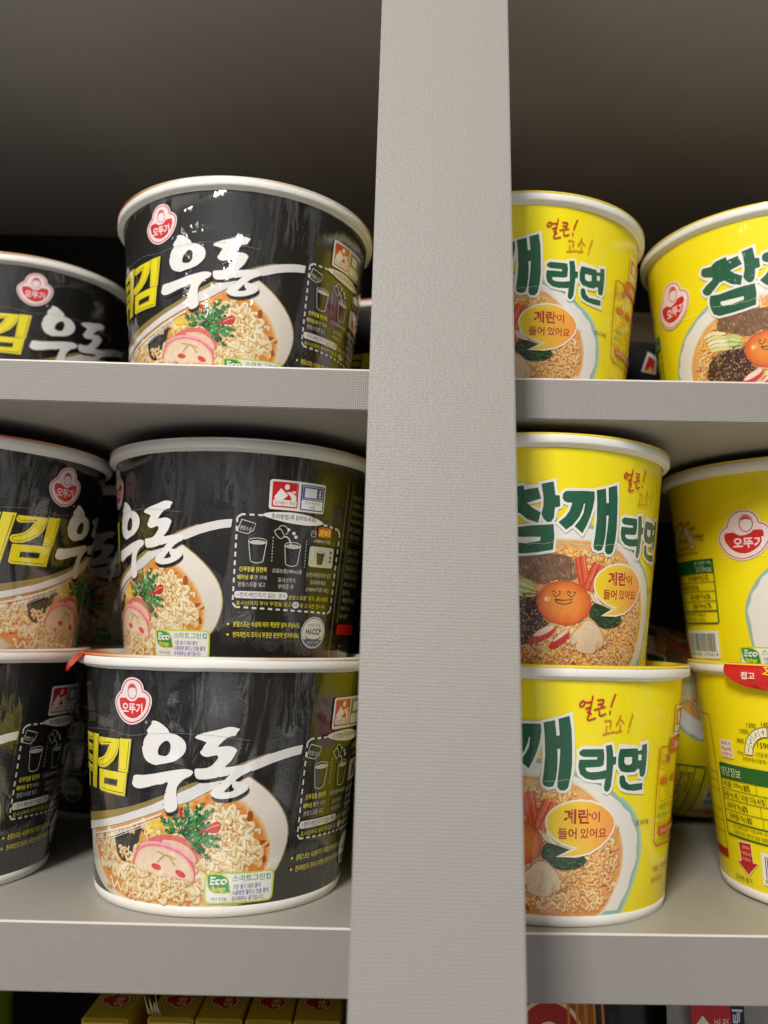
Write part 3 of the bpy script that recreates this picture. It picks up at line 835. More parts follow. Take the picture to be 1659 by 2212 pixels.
    A.rect(75.7, 75.4, 87.1, 79.6, (238, 236, 230), r=.3); A.text('전자레인지', 77.4, 77.6, 1.5, (50, 48, 60), fit=8.0); A.text('겸용', 79.8, 75.7, 1.5, (50, 48, 60), fit=3.4)
    A.line([(76, 80.2), (76, 86), (86.8, 86), (86.8, 80.2)], .25, (190, 200, 226), closed=True)
    A.rect(77, 80.9, 83.4, 85.2, (222, 226, 226)); 
    for v in (84.4, 83.0, 81.6): A.ell(85.2, v, .5, .5, (222, 226, 226), n=10)
    A.layer(); A.poly(chaikin(O('ell'), 1), (236, 233, 228)); A.text('조리방법(꼭 읽어보세요)', O('ellt')[0][0] + .2, 69.4, 2.7, (40, 38, 36), fit=22.6, bold=.012)
    p = O('packet'); A.line(p, .28, DW, closed=True); A.text('분말스프', p[4][0] + 1.0, p[4][1] + .9, 2.0, DW, fit=5.2, rot=-.22)
    for k in range(7): A.ell(52.6 + r.uniform(-.8, 1), 62.3 - k * .45, .14, .14, DW, n=6)
    def beaker(x0, x1, vt, vb, ins):
        c_ = (x0 + x1) / 2; h_ = (x1 - x0) / 2
        A.ell(c_, vt - .6, h_ * .9, 1.0, (206, 202, 192), grain=.9); A.line([(c_ + h_ * cos(t), vt + 1.35 * sin(t)) for t in (2 * pi * k / 24 for k in range(24))], .26, DW, closed=True)
        A.line([(x0, vt), (x0 + ins, vb + .6), (x0 + ins + .6, vb), (c_, vb - .5), (x1 - ins - .6, vb), (x1 - ins, vb + .6), (x1, vt)], .3, DW)
    beaker(52.1, 60.4, 59.2, 49.7, 1.2); beaker(69.1, 77.2, 58.2, 49.0, 1.0)
    A.line(O('kettle'), .28, DW, closed=True); A.line(chaikin(O('handle'), 1, False), .28, DW); A.line(O('pour'), .5, DW); A.ell(70.5, 65.2, .7, .7, DW, n=10)
    for q in O('steam'): A.ell(q[0], q[1], .9, .8, DW, n=9)
    A.rect(82.2, 49.0, 97.6, 58.6, (206, 202, 186), r=1.2); A.line([(83.4, 50.6), (85.4, 53), (85.4, 58)], .2, (110, 106, 96)); A.line([(93.6, 50.6), (92.4, 53), (92.4, 58)], .2, (110, 106, 96))
    A.poly([(86.2, 56.4), (91.6, 56.2), (90.6, 50.2), (87.2, 50.2)], (58, 58, 44)); A.ell(88.9, 56.3, 2.7, .8, (190, 186, 174), grain=.8)
    for v in (56.4, 54.0, 52.2): A.ell(95.6, v, .8, .7, (60, 60, 54), n=12)
    A.rect(86.3, 62.9, 94.6, 67.9, (196, 64, 28), r=.9); A.text('2분30초', 86.8, 63.8, 3.2, (244, 214, 40), fit=7.3, bold=.03)
    A.line([(83.8 + 1.5 * cos(t), 64.4 + 1.5 * sin(t)) for t in (2 * pi * k / 20 for k in range(20))], .2, DW, closed=True); A.line([(83.1, 65), (83.8, 64.3), (84.7, 65)], .2, DW)
    A.text('(1000W기준)', 84.2, 60.2, 1.9, DW, fit=10.4)
    for x, a, b_ in ((63.3, 61.6, 49.6), (80.2, 61, 48.4)): A.dashes([(x, a), (x, b_)], .3, DW, .8, .7)
    GY, YT = (206, 202, 194), (232, 218, 60)
    l = O('ln')
    def tx(s_, i, h, c, bold=.004, fit=None): A.text(s_, l[i][0], l[i][1] - .4, h, c, fit=fit or (l[i + 1][0] - l[i][0]), bold=bold)
    tx('①뚜껑을 완전히', 0, 2.3, YT, .018); A.text('떼어낸 후', l[2][0], l[2][1] - .4, 2.2, YT, fit=7.4, bold=.018); A.text('면 위에', l[2][0] + 8.0, l[2][1] - .3, 2.1, GY, fit=5.7)
    tx('분말스프를 넣고', 4, 2.2, GY); tx('②끓는물(400ml)을', 6, 2.3, GY); tx('표시선까지', 8, 2.2, GY); tx('부어준 후', 10, 2.2, GY)
    tx('③전자레인지에 넣고', 12, 2.2, GY); tx('조리해주세요', 14, 2.1, GY); tx('(700W기준 3분)', 16, 2.2, GY)
    n_ = O('nt')
    A.rect(n_[0][0] - .1, 33.2, n_[1][0] + .4, 36.4, (234, 231, 226), r=1.4); A.text('※전자레인지가 없는 경우', n_[0][0] + .9, 33.7, 2.2, (46, 44, 42), fit=n_[1][0] - n_[0][0] - 1.4, bold=.01)
    A.text('분말스프를 넣고, 끓는물을', n_[1][0] + 1.0, 33.2, 2.1, YT, fit=97.2 - n_[1][0] - 1.2)
    A.text('표시선까지 부어 뚜껑을 덮고', 47.6, 30.0, 2.1, YT, fit=27.2); A.ell(77.2, 30.9, 1.9, 1.5, (234, 231, 226)); A.text('4분', 77.2, 30.1, 1.7, (50, 48, 46), fit=2.9, align='C', bold=.01)
    A.text('후 드시면 됩니다.', 79.6, 29.6, 2.1, YT, fit=16.2)
    for v, s_ in ((20.3, '분말스프는 식성에 따라 적당량 넣어 주십시오.'), (15.6, '전자레인지 조리시 뚜껑은 완전히 벗겨주세요.')):
        A.ell(44.2, v + 1.2, .6, .6, YT, n=10); A.text(s_, 46.6, v, 2.5, YT, fit=34.2, bold=.014)
    A.ell(89.6, 18.4, 8.0, 7.4, (226, 224, 214)); A.ell(89.6, 18.4, 7.5, 6.9, (60, 74, 110)); A.ell(89.6, 18.4, 7.1, 6.5, (226, 224, 214))
    A.poly([(89.6 + 7.0 * cos(t), 18.4 + 6.4 * sin(t)) for t in (math.radians(208 + k * 8) for k in range(16))], (60, 74, 110))
    A.text('안전관리인증', 89.6, 20.9, 1.7, (60, 64, 80), fit=8.4, align='C'); A.text('HACCP', 89.6, 17.6, 2.5, (40, 50, 70), fit=9.8, align='C', bold=.03)
    A.line([(84.2, 16.6), (86.5, 15.3), (89.6, 14.9), (92.6, 15.2), (95, 16.4)], .8, (40, 60, 90), taper=True); A.text('식품의약품안전처', 89.6, 13.3, 1.2, (206, 208, 220), fit=7.4, align='C')
    # next panel: ingredients
    A.line([(103.4, 92), (103.0, 3)], .25, (186, 180, 160)); A.line([(107.6, 92), (107.2, 23)], .3, (170, 164, 140))
    rows = ('원료명 및 함량', '유탕면: 소맥분', '피로인산나트륨', '*스프류: 정제염', '말 양념분말', '식물성풍미유', '', '품목보고번호', '소비기한: 별도표시', '유통전문판매원', '제조원: 별도표시', '·쇠고기와 대두', '입가능·', '·제품에 함유된', '피해 시는', '에 유의')
    for k, s_ in enumerate(rows):
        if s_: A.text(s_, 109.0, 84 - k * 3.9, 2.3, (184, 178, 150), fit=2.3 * len(s_))
        if k in (6, 7, 8, 9, 10): A.line([(107.8, 86.8 - k * 3.9), (140, 86.8 - k * 3.9)], .2, (150, 146, 120))
    A.rect(107.6, 17.6, 135, 22.6, (200, 30, 34), r=.8)
    for k in range(3): A.ell(112 + (k == 0), 12 - k * 3, .5, .5, (210, 206, 196), n=8); A.ell(113.6 + k * .4, 12 - k * 3, .4, .4, (210, 206, 196), n=8)
    A.text('유탕면 / 110 g(490 kcal)', 146, 46, 3.6, GY)
    A.rect(150, 50, 158, 57, (196, 34, 36)); A.text('4분', 151, 51, 4.6, (240, 210, 40), bold=.03)
    # perforation of the shrink film
    A.layer(.05)
    t1 = O('tear') + O('tear2')
    A.dashes(chaikin(t1, 2, False), .16, (150, 148, 144), .5, .25)
    return A.build('udon_cup_sleeve', (4.2, 101.2), BLK)

# ------------------------------------------------------------------ the yellow sesame noodle cup
def yellow_art():
    A = Art(); r = random.Random(11)
    YEL = (246, 227, 16); GRN = (36, 92, 66); OUTW = (238, 236, 226); RED = (176, 44, 46); BRN = (176, 108, 34)
    VB = 4.6
    clip = lambda P: [(u, max(v, VB)) for u, v in P]
    bowl = O('y_bowlR') + [(50, VB), (-44, VB)] + O('y_bowlL')[::-1] + [(-6, 68), (14, 69), (32, 63)]
    bowl = clip(chaikin(bowl, 2))
    A.layer()
    A.poly(offset_poly(bowl, .1), (158, 188, 168), grain=.1)
    A.line([(u + .9 * (1 if u > 0 else -1), v) for u, v in bowl if v > 4 and abs(u) > 30 and v < 52 and u > 0], 1.0, (176, 206, 196), grain=.1)
    A.layer()
    # scalloped china inside the pale blue rim
    inn = []
    for i, (u, v) in enumerate(offset_poly(bowl, -1.7)):
        k = .5 * sin(i * 1.35); inn.append((u - k * (1 if u > 0 else -1), v))
    A.poly(clip(inn), None, cols=lambda u, v: (238 - .1 * abs(u), 235 - .12 * abs(u), 226 - .1 * abs(u)))
    soup = clip(chaikin(O('y_soupR') + [(42, VB), (-35, VB)] + O('y_soupL')[::-1] + [(0, 60), (20, 60)], 2))
    A.layer()
    for k in range(6):
        t = k / 5; A.poly(clip(offset_poly(soup, 1.0 - .35 * k)), tuple(a + (b_ - a) * t for a, b_ in zip((238, 226, 208), (224, 150, 76))), grain=.1 + .3 * t)
    A.layer(); A.poly(offset_poly(soup, -.9), None, cols=lambda u, v: (224 + .2 * v, 152 + .5 * v, 78 + .6 * v), grain=.5)
    A.layer(); ins = offset_poly(soup, -1)
    for _ in range(110):
        u, v = r.uniform(-34, 56), r.uniform(4, 60)
        if inside((u, v), ins): A.ell(u, v, r.uniform(1, 3.4), r.uniform(.7, 1.8), r.choice(((168, 78, 44), (232, 156, 76), (206, 122, 54), (178, 92, 56), (240, 180, 90), (146, 66, 38), (250, 204, 130))), rot=r.uniform(0, 3), grain=.6, n=12)
    PAL = (((196, 120, 66), (232, 182, 116), (248, 220, 164)), ((204, 134, 74), (238, 196, 132), (250, 230, 182)), ((186, 108, 60), (226, 168, 102), (242, 206, 146)), ((210, 128, 56), (242, 182, 94), (250, 216, 136)))
    noodles(A, r, offset_poly(soup, -1.6), 460, PAL, 1.15, ln=(4, 11), amp=(.6, 1.6), keep=lambda p: p[0] > 22 or p[0] < -22 or p[1] < 24 or p[1] > 46)
    A.layer(.06)
    # beef
    bf = chaikin(O('y_beef'), 1); A.poly(bf, (134, 98, 72), grain=.9)
    for _ in range(170):
        u, v = r.uniform(-18, 13), r.uniform(37, 53)
        if inside((u, v), bf):
            a = r.uniform(-.5, .1) - .9; l = r.uniform(1.2, 3.6)
            A.line([(u, v), (u + l * cos(a) * .6, v + l * sin(a) * .7)], r.uniform(.2, .45), r.choice(((104, 70, 52), (186, 146, 112), (160, 120, 90), (82, 54, 42), (200, 164, 132))), grain=.5, taper=True)
    # leek
    A.poly(O('y_leek'), (196, 206, 126), smooth=1, grain=.4)
    for k in range(5): A.line([(-16 + k, 41.2 - k * 1.1), (-11, 41 - k * 1.3), (-5.2, 38.6 - k * .6)], .5, ((228, 232, 180), (150, 172, 84))[k % 2], grain=.2, taper=True)
    # sesame heap
    ss = [p for p in chaikin(O('y_ses'), 1)]
    wide = chaikin([(-25, 31), (-20, 34.5), (-12, 36), (-4, 35), (-3, 28), (1, 24), (-2, 20), (-12, 14.5), (-21, 15.5), (-26, 22)], 2); A.poly(wide, (74, 50, 44), grain=.9); 
    fuzzy = offset_poly(wide, 1.3)
    for _ in range(760):
        u, v = r.uniform(-29, 2), r.uniform(13, 38)
        if inside((u, v), fuzzy) or inside((u, v), ss):
            A.ell(u, v, r.uniform(.4, .75), r.uniform(.18, .3), r.choice(((150, 104, 72), (182, 138, 100), (112, 74, 54), (206, 164, 122), (60, 44, 42), (44, 34, 36))), rot=r.uniform(0, 3.1), grain=.3, n=7)
    # left side: pale leek slices and noodles
    for k in range(5): A.line(chaikin([(-26 + k * .9, 44.6 - k * 1.9), (-21 + k * .5, 46.4 - k * 2.2), (-14 + k * .4, 44.2 - k * 1.9)], 2, False), 1.9, ((240, 230, 178), (226, 222, 148), (244, 238, 200))[k % 3], grain=.3, taper=True)
    A.layer()
    # carrots
    cp = O('y_ca')
    for k, (a, b_, c_) in enumerate((((13.4, 53.0), (14.4, 47.2), (16.4, 40.8)), ((15.4, 53.4), (16.6, 47), (18.2, 40.2)), ((22.6, 50.6), (20.2, 46), (18.0, 39.4)), ((25.2, 49.8), (22.8, 44.6), (20.0, 38.8)))):
        A.line(chaikin([a, b_, c_], 2, False), 3.4, (204, 74, 44), grain=.3); A.line([(x + .3, y + .2) for x, y in chaikin([a, b_, c_], 2, False)], 2.0, (232, 104, 66), grain=.3); A.line([(x + .7, y) for x, y in chaikin([a, b_, c_], 2, False)], .35, (244, 150, 110))
    # onion / mushroom rim
    for k in range(3): A.line(chaikin([(20.4 + k, 37.5), (22.6 + k * 1.3, 34.2 - k * .5), (28 + k, 32.4 - k * .6), (33 + k * .4, 31.2 - k * .4)], 2, False), 1.0, ((240, 222, 190), (226, 196, 156), (246, 232, 206))[k], grain=.2)
    A.layer()
    # greens
    sp = chaikin(O('y_sp'), 1); A.poly(offset_poly(sp, .3), (40, 52, 32), grain=.9); A.poly(sp, (48, 74, 42), grain=.9)
    for _ in range(110):
        u, v = r.uniform(20, 40), r.uniform(22, 33)
        if inside((u, v), sp): A.line([(u, v), (u + r.uniform(.6, 2.4), v + r.uniform(-.9, .5))], r.uniform(.25, .7), r.choice(((78, 106, 62), (30, 48, 28), (104, 130, 84), (36, 60, 36))), grain=.5, taper=True)
    # crab sticks
    for k in ('1', '2'):
        A.poly(O('y_cr' + k), (206, 58, 50), smooth=1, grain=.45); A.poly(O('y_cr%sw' % k), (242, 214, 200), smooth=1, grain=.3)
        P = O('y_cr' + k)
        for _ in range(12):
            q = P[r.randrange(len(P))]; A.line([(q[0], q[1]), (q[0] * .7 + .3 * sum(p[0] for p in P) / len(P), q[1] * .7 + .3 * sum(p[1] for p in P) / len(P))], .25, (240, 150, 130), taper=True)
    A.layer()
    # mushroom slice
    mu = chaikin(O('y_mu'), 1); A.poly(offset_poly(mu, .25), (196, 150, 108), grain=.5); A.poly(mu, None, cols=lambda u, v: (226 + .4 * (v - 10), 196 + .7 * (v - 10), 158 + 1.0 * (v - 10)), grain=.35)
    A.line(chaikin([(25.2, 17), (26.4, 15.6), (26.2, 14.4), (27.4, 13.8), (28.6, 15.4), (28.4, 17.6)], 1, False), .55, (168, 122, 84), taper=True)
    A.line([(14.6, 17.2), (13.2, 15.8), (13.6, 14.8)], .5, (168, 122, 84), taper=True)
    for k in range(5): A.line([(17 + k * 1.6, 12.4), (17.6 + k * 1.3, 19.5)], .16, (206, 170, 130))
    # egg yolk with a smiling face
    A.layer()
    e_ = O('y_egg'); eu, ev = (e_[0][0] + e_[1][0]) / 2, (e_[2][1] + e_[3][1]) / 2
    ea, eb = (e_[1][0] - e_[0][0]) / 2, (e_[2][1] - e_[3][1]) / 2
    A.ball(eu, ev, ea, eb, [(0, (240, 148, 62)), (.55, (238, 140, 54)), (.85, (228, 112, 44)), (1, (196, 84, 44))], rot=-.06, grain=.3, hu=-.6, hv=1.4)
    A.ball(e_[4][0], e_[4][1], 1.5, 1.4, [(0, (255, 240, 214)), (.4, (252, 214, 160)), (1, (240, 146, 60))])
    for k in ('y_ht1', 'y_ht2', 'y_sm'): A.line(O(k), .42, (62, 66, 30), closed=True)
    # lettering
    A.layer(.06)
    L = ('y_ch1', 'y_ch2', 'y_ch3', 'y_k1', 'y_k2', 'y_r1', 'y_r2', 'y_m1', 'y_m2')
    for k in L:
        A.outline(O(k), 1.15, OUTW); A.poly(O(k), OUTW)
    A.layer(.06)
    for k in L:
        h = {'y_ch3': ['y_ch3h'], 'y_m1': ['y_m1h']}.get(k, [])
        A.poly(O(k), GRN, holes=[O(x) for x in h])
    A.layer(.04); A.poly(O('y_m1g'), OUTW)
    for k in range(10): A.line(chaikin(O('y_e%d' % k), 1, False) if len(O('y_e%d' % k)) > 2 else O('y_e%d' % k), .66, (190, 46, 40), caps=True)
    for k in range(9): A.line(chaikin(O('y_g%d' % k), 1, False) if len(O('y_g%d' % k)) > 2 else O('y_g%d' % k), .6, (206, 144, 40), caps=True)
    # speech bubble
    A.layer(.05)
    bb = O('y_bub'); A.poly(offset_poly(bb, .75), (244, 238, 220))
    A.poly(bb, None, cols=lambda u, v: (248 - .1 * (u - 22), 216 - 3.4 * max(0, u - 34) - 1.0 * max(0, 40 - v) * (u > 30), 40 + 1.2 * (u - 22)))
    t = O('y_bubt')
    A.text('계란', t[0][0], t[0][1] - .5, 5.6, RED, fit=t[1][0] - t[0][0], bold=.03); A.text('이', t[2][0], t[2][1] - .1, 4.0, RED, fit=t[3][0] - t[2][0], bold=.016)
    A.text('들어', t[4][0], t[4][1] - .9, 4.2, RED, fit=t[5][0] - t[4][0], bold=.02); A.text('있어요', t[6][0], t[6][1] - .9, 4.0, RED, fit=t[7][0] - t[6][0], bold=.016)
    A.text('조리예', O('y_jo')[0][0], O('y_jo')[0][1] - 1.2, 2.3, (70, 76, 66), fit=8.4)
    # badge
    lu, lv_ = -44.0, 68.2
    src, hs = O('logo'), O('heart'); cx = -28.6; cy = 85.6; kx, ky = 1.40, 1.27
    f = lambda P: [((u - cx) * kx + lu, (v - cy) * ky + lv_) for u, v in P]
    emblem(A, f(src), f(hs), (lu - .2, lv_ + 6.2), (3.5, 4.3), (lu - 7.2, lv_ - 5.6), 14.6, 5.0)
    # cooking panel, orange line work
    A.layer(.05); PN = (196, 92, 30)
    A.line([(120, 70.6)] + O('y_pan') + [(120, 28.2)], .6, PN); p = O('y_pt')
    A.poly([(86.6, 70.6), (89, 74), (116, 74), (119, 70.6), (116, 67.2), (89, 67.2)], (206, 62, 44)); A.text('조리방법', 93, 69.2, 3, (250, 236, 200), bold=.01)
    A.line([(79.6, 68), (84.2, 67), (83.2, 61), (79.0, 62)], .3, PN, closed=True); A.text('분말', 79.9, 63.2, 2.2, PN, fit=3.4)
    A.poly([(84.8, 66.4), (87.6, 68.4), (88.6, 65.4), (86, 62.6)], (190, 80, 90)); A.line([(86, 61), (85.4, 58.8)], .3, PN)
    for x0 in (79.6, 91.6, 103.6):
        A.ell(x0 + 4, 56.4, 3.6, 1.4, (216, 110, 50), grain=.6); A.line([(x0 + 4 + 4.1 * cos(t), 56.8 + 1.9 * sin(t)) for t in (2 * pi * k / 20 for k in range(20))], .3, PN, closed=True)
        A.line([(x0 - .1, 56.6), (x0 + .5, 49), (x0 + 1.6, 48), (x0 + 6.6, 48), (x0 + 7.6, 49), (x0 + 8.1, 56.6)], .3, PN)
        A.dashes([(x0 + 10, 66), (x0 + 10, 46)], .3, PN, .8, .6)
    for k, (s_, c_) in enumerate((('①뚜껑을 완전히', (56, 130, 60)), ('떼어낸 후 면 위에', (56, 130, 60)), ('분말스프를 넣고', PN))): A.text(s_, 79.4, 44.2 - k * 3.6, 2.4, c_, fit=9.6, bold=.008)
    for k, s_ in enumerate(('②끓는물을', '표시선까지', '부어준 후')): A.text(s_, 91.4, 44.2 - k * 3.6, 2.4, PN, fit=9.2)
    A.rect(81.6, 33.2, 117, 36.8, (196, 50, 56), r=.8); A.text('전자레인지가 없는 경우', 82.6, 34, 2.2, (248, 226, 200), fit=24)
    A.text('표시선까지 부어 뚜껑을 덮고', 79.4, 30.2, 2.2, (90, 120, 40), fit=28)
    A.text('*분말스프의 양은 식성에 따라', 78.6, 18.6, 2.6, (170, 70, 36), fit=28, bold=.006); A.text('넣어 주십시오', 78.2, 14.0, 2.6, (170, 70, 36), fit=13, bold=.006)
    A.rect(91.2, 75, 116, 87.6, (242, 236, 214), r=.9); A.rect(92.2, 75.9, 103, 86.6, (206, 96, 34), r=.6); A.rect(104, 75.9, 115, 86.6, (60, 84, 110), r=.6)
    A.rect(93, 76.6, 102.3, 79, (242, 236, 214)); A.text('뜨거운물 주의', 93.4, 77, 1.6, (90, 60, 40), fit=8.4)
    A.poly([(95, 84), (98, 85.4), (100.2, 81.4), (96.4, 79.6)], (242, 236, 214)); A.rect(105, 80, 111, 85, (226, 224, 210)); A.rect(105, 76.6, 114.2, 79, (242, 236, 214))
    # facts table, gauge, bar code, card
    A.layer(.05); TG, BK, TW = (26, 98, 44), (52, 52, 16), (224, 236, 196)
    def table(x0, x1):
        A.rect(x0, 51.6, x1, 58.6, TG, r=.9); A.text('영양정보', x0 + 1.2, 52.8, 4.2, TW, fit=14.5)
        A.text('총 내용량 110g', x1 - 1.2, 55.6, 2.2, TW, fit=13.5, align='R'); A.text('515kcal', x1 - 1.4, 52.2, 3.0, TW, fit=12.4, align='R')
        for v in (47.0, 42.4, 37.4): A.line([(x0, v), (x1, v)], .3, TG)
        A.line([(x0, 32.4), (x1, 32.4)], .6, TG)
        A.line([(x0 + .3, 52), (x0 + .3, 27), (x0 + 1.2, 26.2), (x1 - 1.2, 26.2), (x1 - .3, 27), (x1 - .3, 52)], .65, TG)
        rows = ((47.9, ('나트륨', '1,590mg', '80%'), ('탄수화물', '69g', '21%'), 24), (43.2, ('당류', '4g', '4%'), ('지방', '22g', '41%'), 13.4), (38.4, ('포화지방', '9g', '60%'), ('콜레스테롤', '15mg', '5%'), 25.4), (33.6, ('단백질', '10g', '18%'), ('칼슘', '120mg', '17%'), 26))
        for v, a, b_, d in rows:
            A.line([(x0 + d, v + 3.7), (x0 + d, v - .8)], .25, TG)
            x = x0 + 1.2 if len(a[0]) < 4 else x0 + 3
            if a[0] == '단백질': x = x0 + 4
            for s_, bo in zip(a, (.006, 0, .006)):
                w = (2.3 if s_[0] > '~' else 1.22) * len(s_); w = min(w, 7.2); A.text(s_, x, v, 2.7, BK, fit=w, bold=bo); x += w + .7
            if b_[0] == '지방':
                x = x0 + d + 1
                for s_, bo in zip(b_, (.006, 0, .006)):
                    w = (2.3 if s_[0] > '~' else 1.22) * len(s_); A.text(s_, x, v, 2.7, BK, fit=w, bold=bo); x += w + .7
                A.line([(x, v + 3.7), (x, v - .8)], .25, TG); A.text('트랜스지방', x + 1, v, 2.7, BK, fit=10, bold=.006); A.text('0g', x + 11.8, v - .3, 3, BK, fit=3.4)
            else:
                x = x1 - 4.6
                for s_, bo in zip(b_[::-1], (.006, 0, .006)):
                    w = (2.3 if s_[0] > '~' else 1.35) * len(s_); w = min(w, 9); A.text(s_, x, v, 2.7, BK, fit=w, bold=bo, align='R'); x -= w + .6
        A.text('1일 영양성분 기준치에 대한 비율(%)은 2,000kcal', x0 + 6, 29.6, 1.9, BK, fit=x1 - x0 - 16); A.text('기준이므로 개인의 필요 열량에 따라 다를 수 있습니다.', x0 + 6, 27.2, 1.9, BK, fit=x1 - x0 - 16)
    table(-121.0, -64.3)
    gu, gv = -88.7, 64.6
    A.poly([(gu + 12.4 * cos(t), gv + 13 * sin(t)) for t in (pi * k / 24 for k in range(25))] + [(gu + 8.2 * cos(t), gv + 8.8 * sin(t)) for t in (pi * k / 24 for k in range(24, -1, -1))], (240, 236, 206))
    a5 = [pi * (1 - k / 8) for k in range(9)]
    A.poly([(gu + 12.2 * cos(t), gv + 12.8 * sin(t)) for t in (a5[4], (a5[4] + a5[5]) / 2, a5[5])] + [(gu + 8.4 * cos(t), gv + 9 * sin(t)) for t in (a5[5], (a5[4] + a5[5]) / 2, a5[4])], (238, 150, 70))
    for R_, S_ in ((12.4, 13), (8.2, 8.8)): A.line([(gu + R_ * cos(t), gv + S_ * sin(t)) for t in (pi * k / 24 for k in range(25))], .35, BK)
    for k, t in enumerate(a5): A.line([(gu + 8.2 * cos(t), gv + 8.8 * sin(t)), (gu + 12.4 * cos(t), gv + 13 * sin(t))], .22, BK)
    for k in range(8):
        t = (a5[k] + a5[k + 1]) / 2; A.text('12345678'[k], gu + 10.3 * cos(t), gv + 10.9 * sin(t) - 1.0, 2.2, BK, align='C')
    for k, s_ in enumerate(('0mg', '800', '1000', '1200', '1400', '1600', '1800', '2000mg')):
        t = a5[k]; A.text(s_, gu + 13.4 * cos(t), gv + 14 * sin(t) - .6, 1.9, BK, align='R' if k < 4 else ('C' if k == 4 else 'L'))
    A.text('1590mg', gu, gv + 3.0, 3.2, BK, fit=10.6, align='C'); A.text('나트륨 함량 비교 표시', gu, gv - .2, 2.0, BK, fit=13.6, align='C'); A.text('유탕면류(국물형) 비교 표준값 1730mg', gu, gv - 3.2, 2.0, BK, fit=28, align='C')
    A.text('(1일 상한', gu + 14.2, gv + 5, 1.7, BK); A.text('기준량)', gu + 14.8, gv + 2.8, 1.7, BK)
    A.rect(-117.5, 61.4, -108.6, 69.6, (236, 226, 206), r=.6)
    for k, (s_, c_) in enumerate((('오뚜기', (60, 56, 70)), ('Mall에', (196, 50, 40)), ('다있다!', (196, 50, 40)))): A.text(s_, -116.6, 67 - k * 2.5, 1.8, c_, fit=7.0, bold=.015)
    ar = [(-112, 24), (-104, 24.6), (-103.6, 16.4), (-100.6, 16.6), (-107.4, 10.6), (-114.4, 15.2), (-111.4, 15.6)]
    A.poly(offset_poly(ar, .6), (240, 222, 150)); A.poly(ar, (196, 34, 44))
    for k, s_ in enumerate(('밑면부터', '비닐을 뜯으시면', '편리합니다.')): A.text(s_, -107.6, 21.6 - k * 2.6, 1.5, (246, 214, 190), align='C', fit=(5, 7, 5.4)[k])
    barcode(A, -98.4, 8.4, -66, 22.4, '8 801045 570419', 5)
    c = O('y_ecoL'); eco_mark(A, None, du=-57.5, dv=-3.4)
    # ingredients column further round
    A.line([(-125, 80), (-123.4, 16)], .4, BK); A.rect(-146, 14.6, -123.2, 18.4, (176, 40, 30)); A.line([(-125, 80), (-146, 80)], .3, BK)
    for v in (53, 49.4, 45, 36, 31, 26): A.line([(-123.8, v), (-146, v)], .25, BK)
    A.text('컵라면 용기', -118, 6.6, 2.4, BK)
    A.layer(.05)
    A.dashes([(x, 58.6 + .5 * sin(x * .25) + .3 * sin(x * .9)) for x in range(-60, 40, 2)], .15, (236, 234, 190), .5, .25)
    A.dashes([(x, 59.4 + .4 * sin(x * .3)) for x in range(-118, -64, 2)], .18, (246, 240, 170), .3, .5)
    return A.build('sesame_cup_sleeve', (4.2, 101.2), YEL)

# ------------------------------------------------------------------ shelving
Z2 = 0.23331                    # top of the second shelf
unit = empty('shelving_unit', (0, .368, 0), 'pale grey laminate store shelving with dimpled edge bands and one broad textured front post', 'shelving')
def child(name, me, mat_, rot=None, loc=None, parent=unit):
    o = link(name, me, None, mat_); o.parent = parent
    if parent is unit: o.matrix_parent_inverse = Matrix.Translation((0, -.368, 0))
    if rot: o.rotation_euler = rot
    if loc: o.location = loc
    return o
def board(x0, x1, yf, zt, th, slope, back=.70):
    b = child('shelf_board', box_mesh('shelf_board', x0, x1, yf + .0012, back, -th, 0, .0006), M_BOARD, rot=(0, -slope, 0), loc=(0, 0, zt))
    e_ = link('edge_band', box_mesh('edge_band', x0, x1, yf, yf + .0011, -th - .0002, .0002, .0004), b, M_EDGE)
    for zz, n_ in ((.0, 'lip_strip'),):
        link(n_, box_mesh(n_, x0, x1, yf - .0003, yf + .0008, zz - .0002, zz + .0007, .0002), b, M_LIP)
    return b
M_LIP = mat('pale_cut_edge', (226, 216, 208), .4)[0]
SPLIT = .022
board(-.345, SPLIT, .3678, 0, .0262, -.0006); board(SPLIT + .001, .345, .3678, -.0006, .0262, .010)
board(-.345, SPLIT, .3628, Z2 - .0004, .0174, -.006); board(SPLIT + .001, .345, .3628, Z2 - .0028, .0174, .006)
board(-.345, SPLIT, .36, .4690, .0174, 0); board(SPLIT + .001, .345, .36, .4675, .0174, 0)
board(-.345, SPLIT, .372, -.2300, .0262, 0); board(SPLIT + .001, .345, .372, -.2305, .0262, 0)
child('back_panel', box_mesh('back_panel', -.345, .345, .701, .713, -.26, .48, 0), M_BACK)  # near-black and drawn forward to absorb light and deepen the interior shade
for sx_ in (-1, 1):  # unseen bay ends, added to keep side light off the shelf interiors
    child('light_stop_panel', box_mesh('light_stop_panel', sx_ * .356 - .010, sx_ * .356 + .010, .37, .713, -.26, .48, .001), M_BOARD)
# the post leans back a little: lower end nearer the aisle
pa, pb = Vector((-.0077, .2849, 0)), Vector((-.0071, .3458, .399))
lean = atan2(pb.y - pa.y, pb.z - pa.z)
post = child('upright_post', box_mesh('upright_post', 0, .056, 0, .020, -.34, .62, .0005), M_POST, rot=(-lean, .0036 , 0), loc=(pa.x, pa.y, 0))
for z in (-.20, .02, .25, .44):
    y0_ = pa.y + (z) * math.tan(lean) + .0190
    child('post_bracket', box_mesh('post_bracket', .008, .036, y0_, .374, z - .006 - .02, z - .02, .0006), M_BACK)

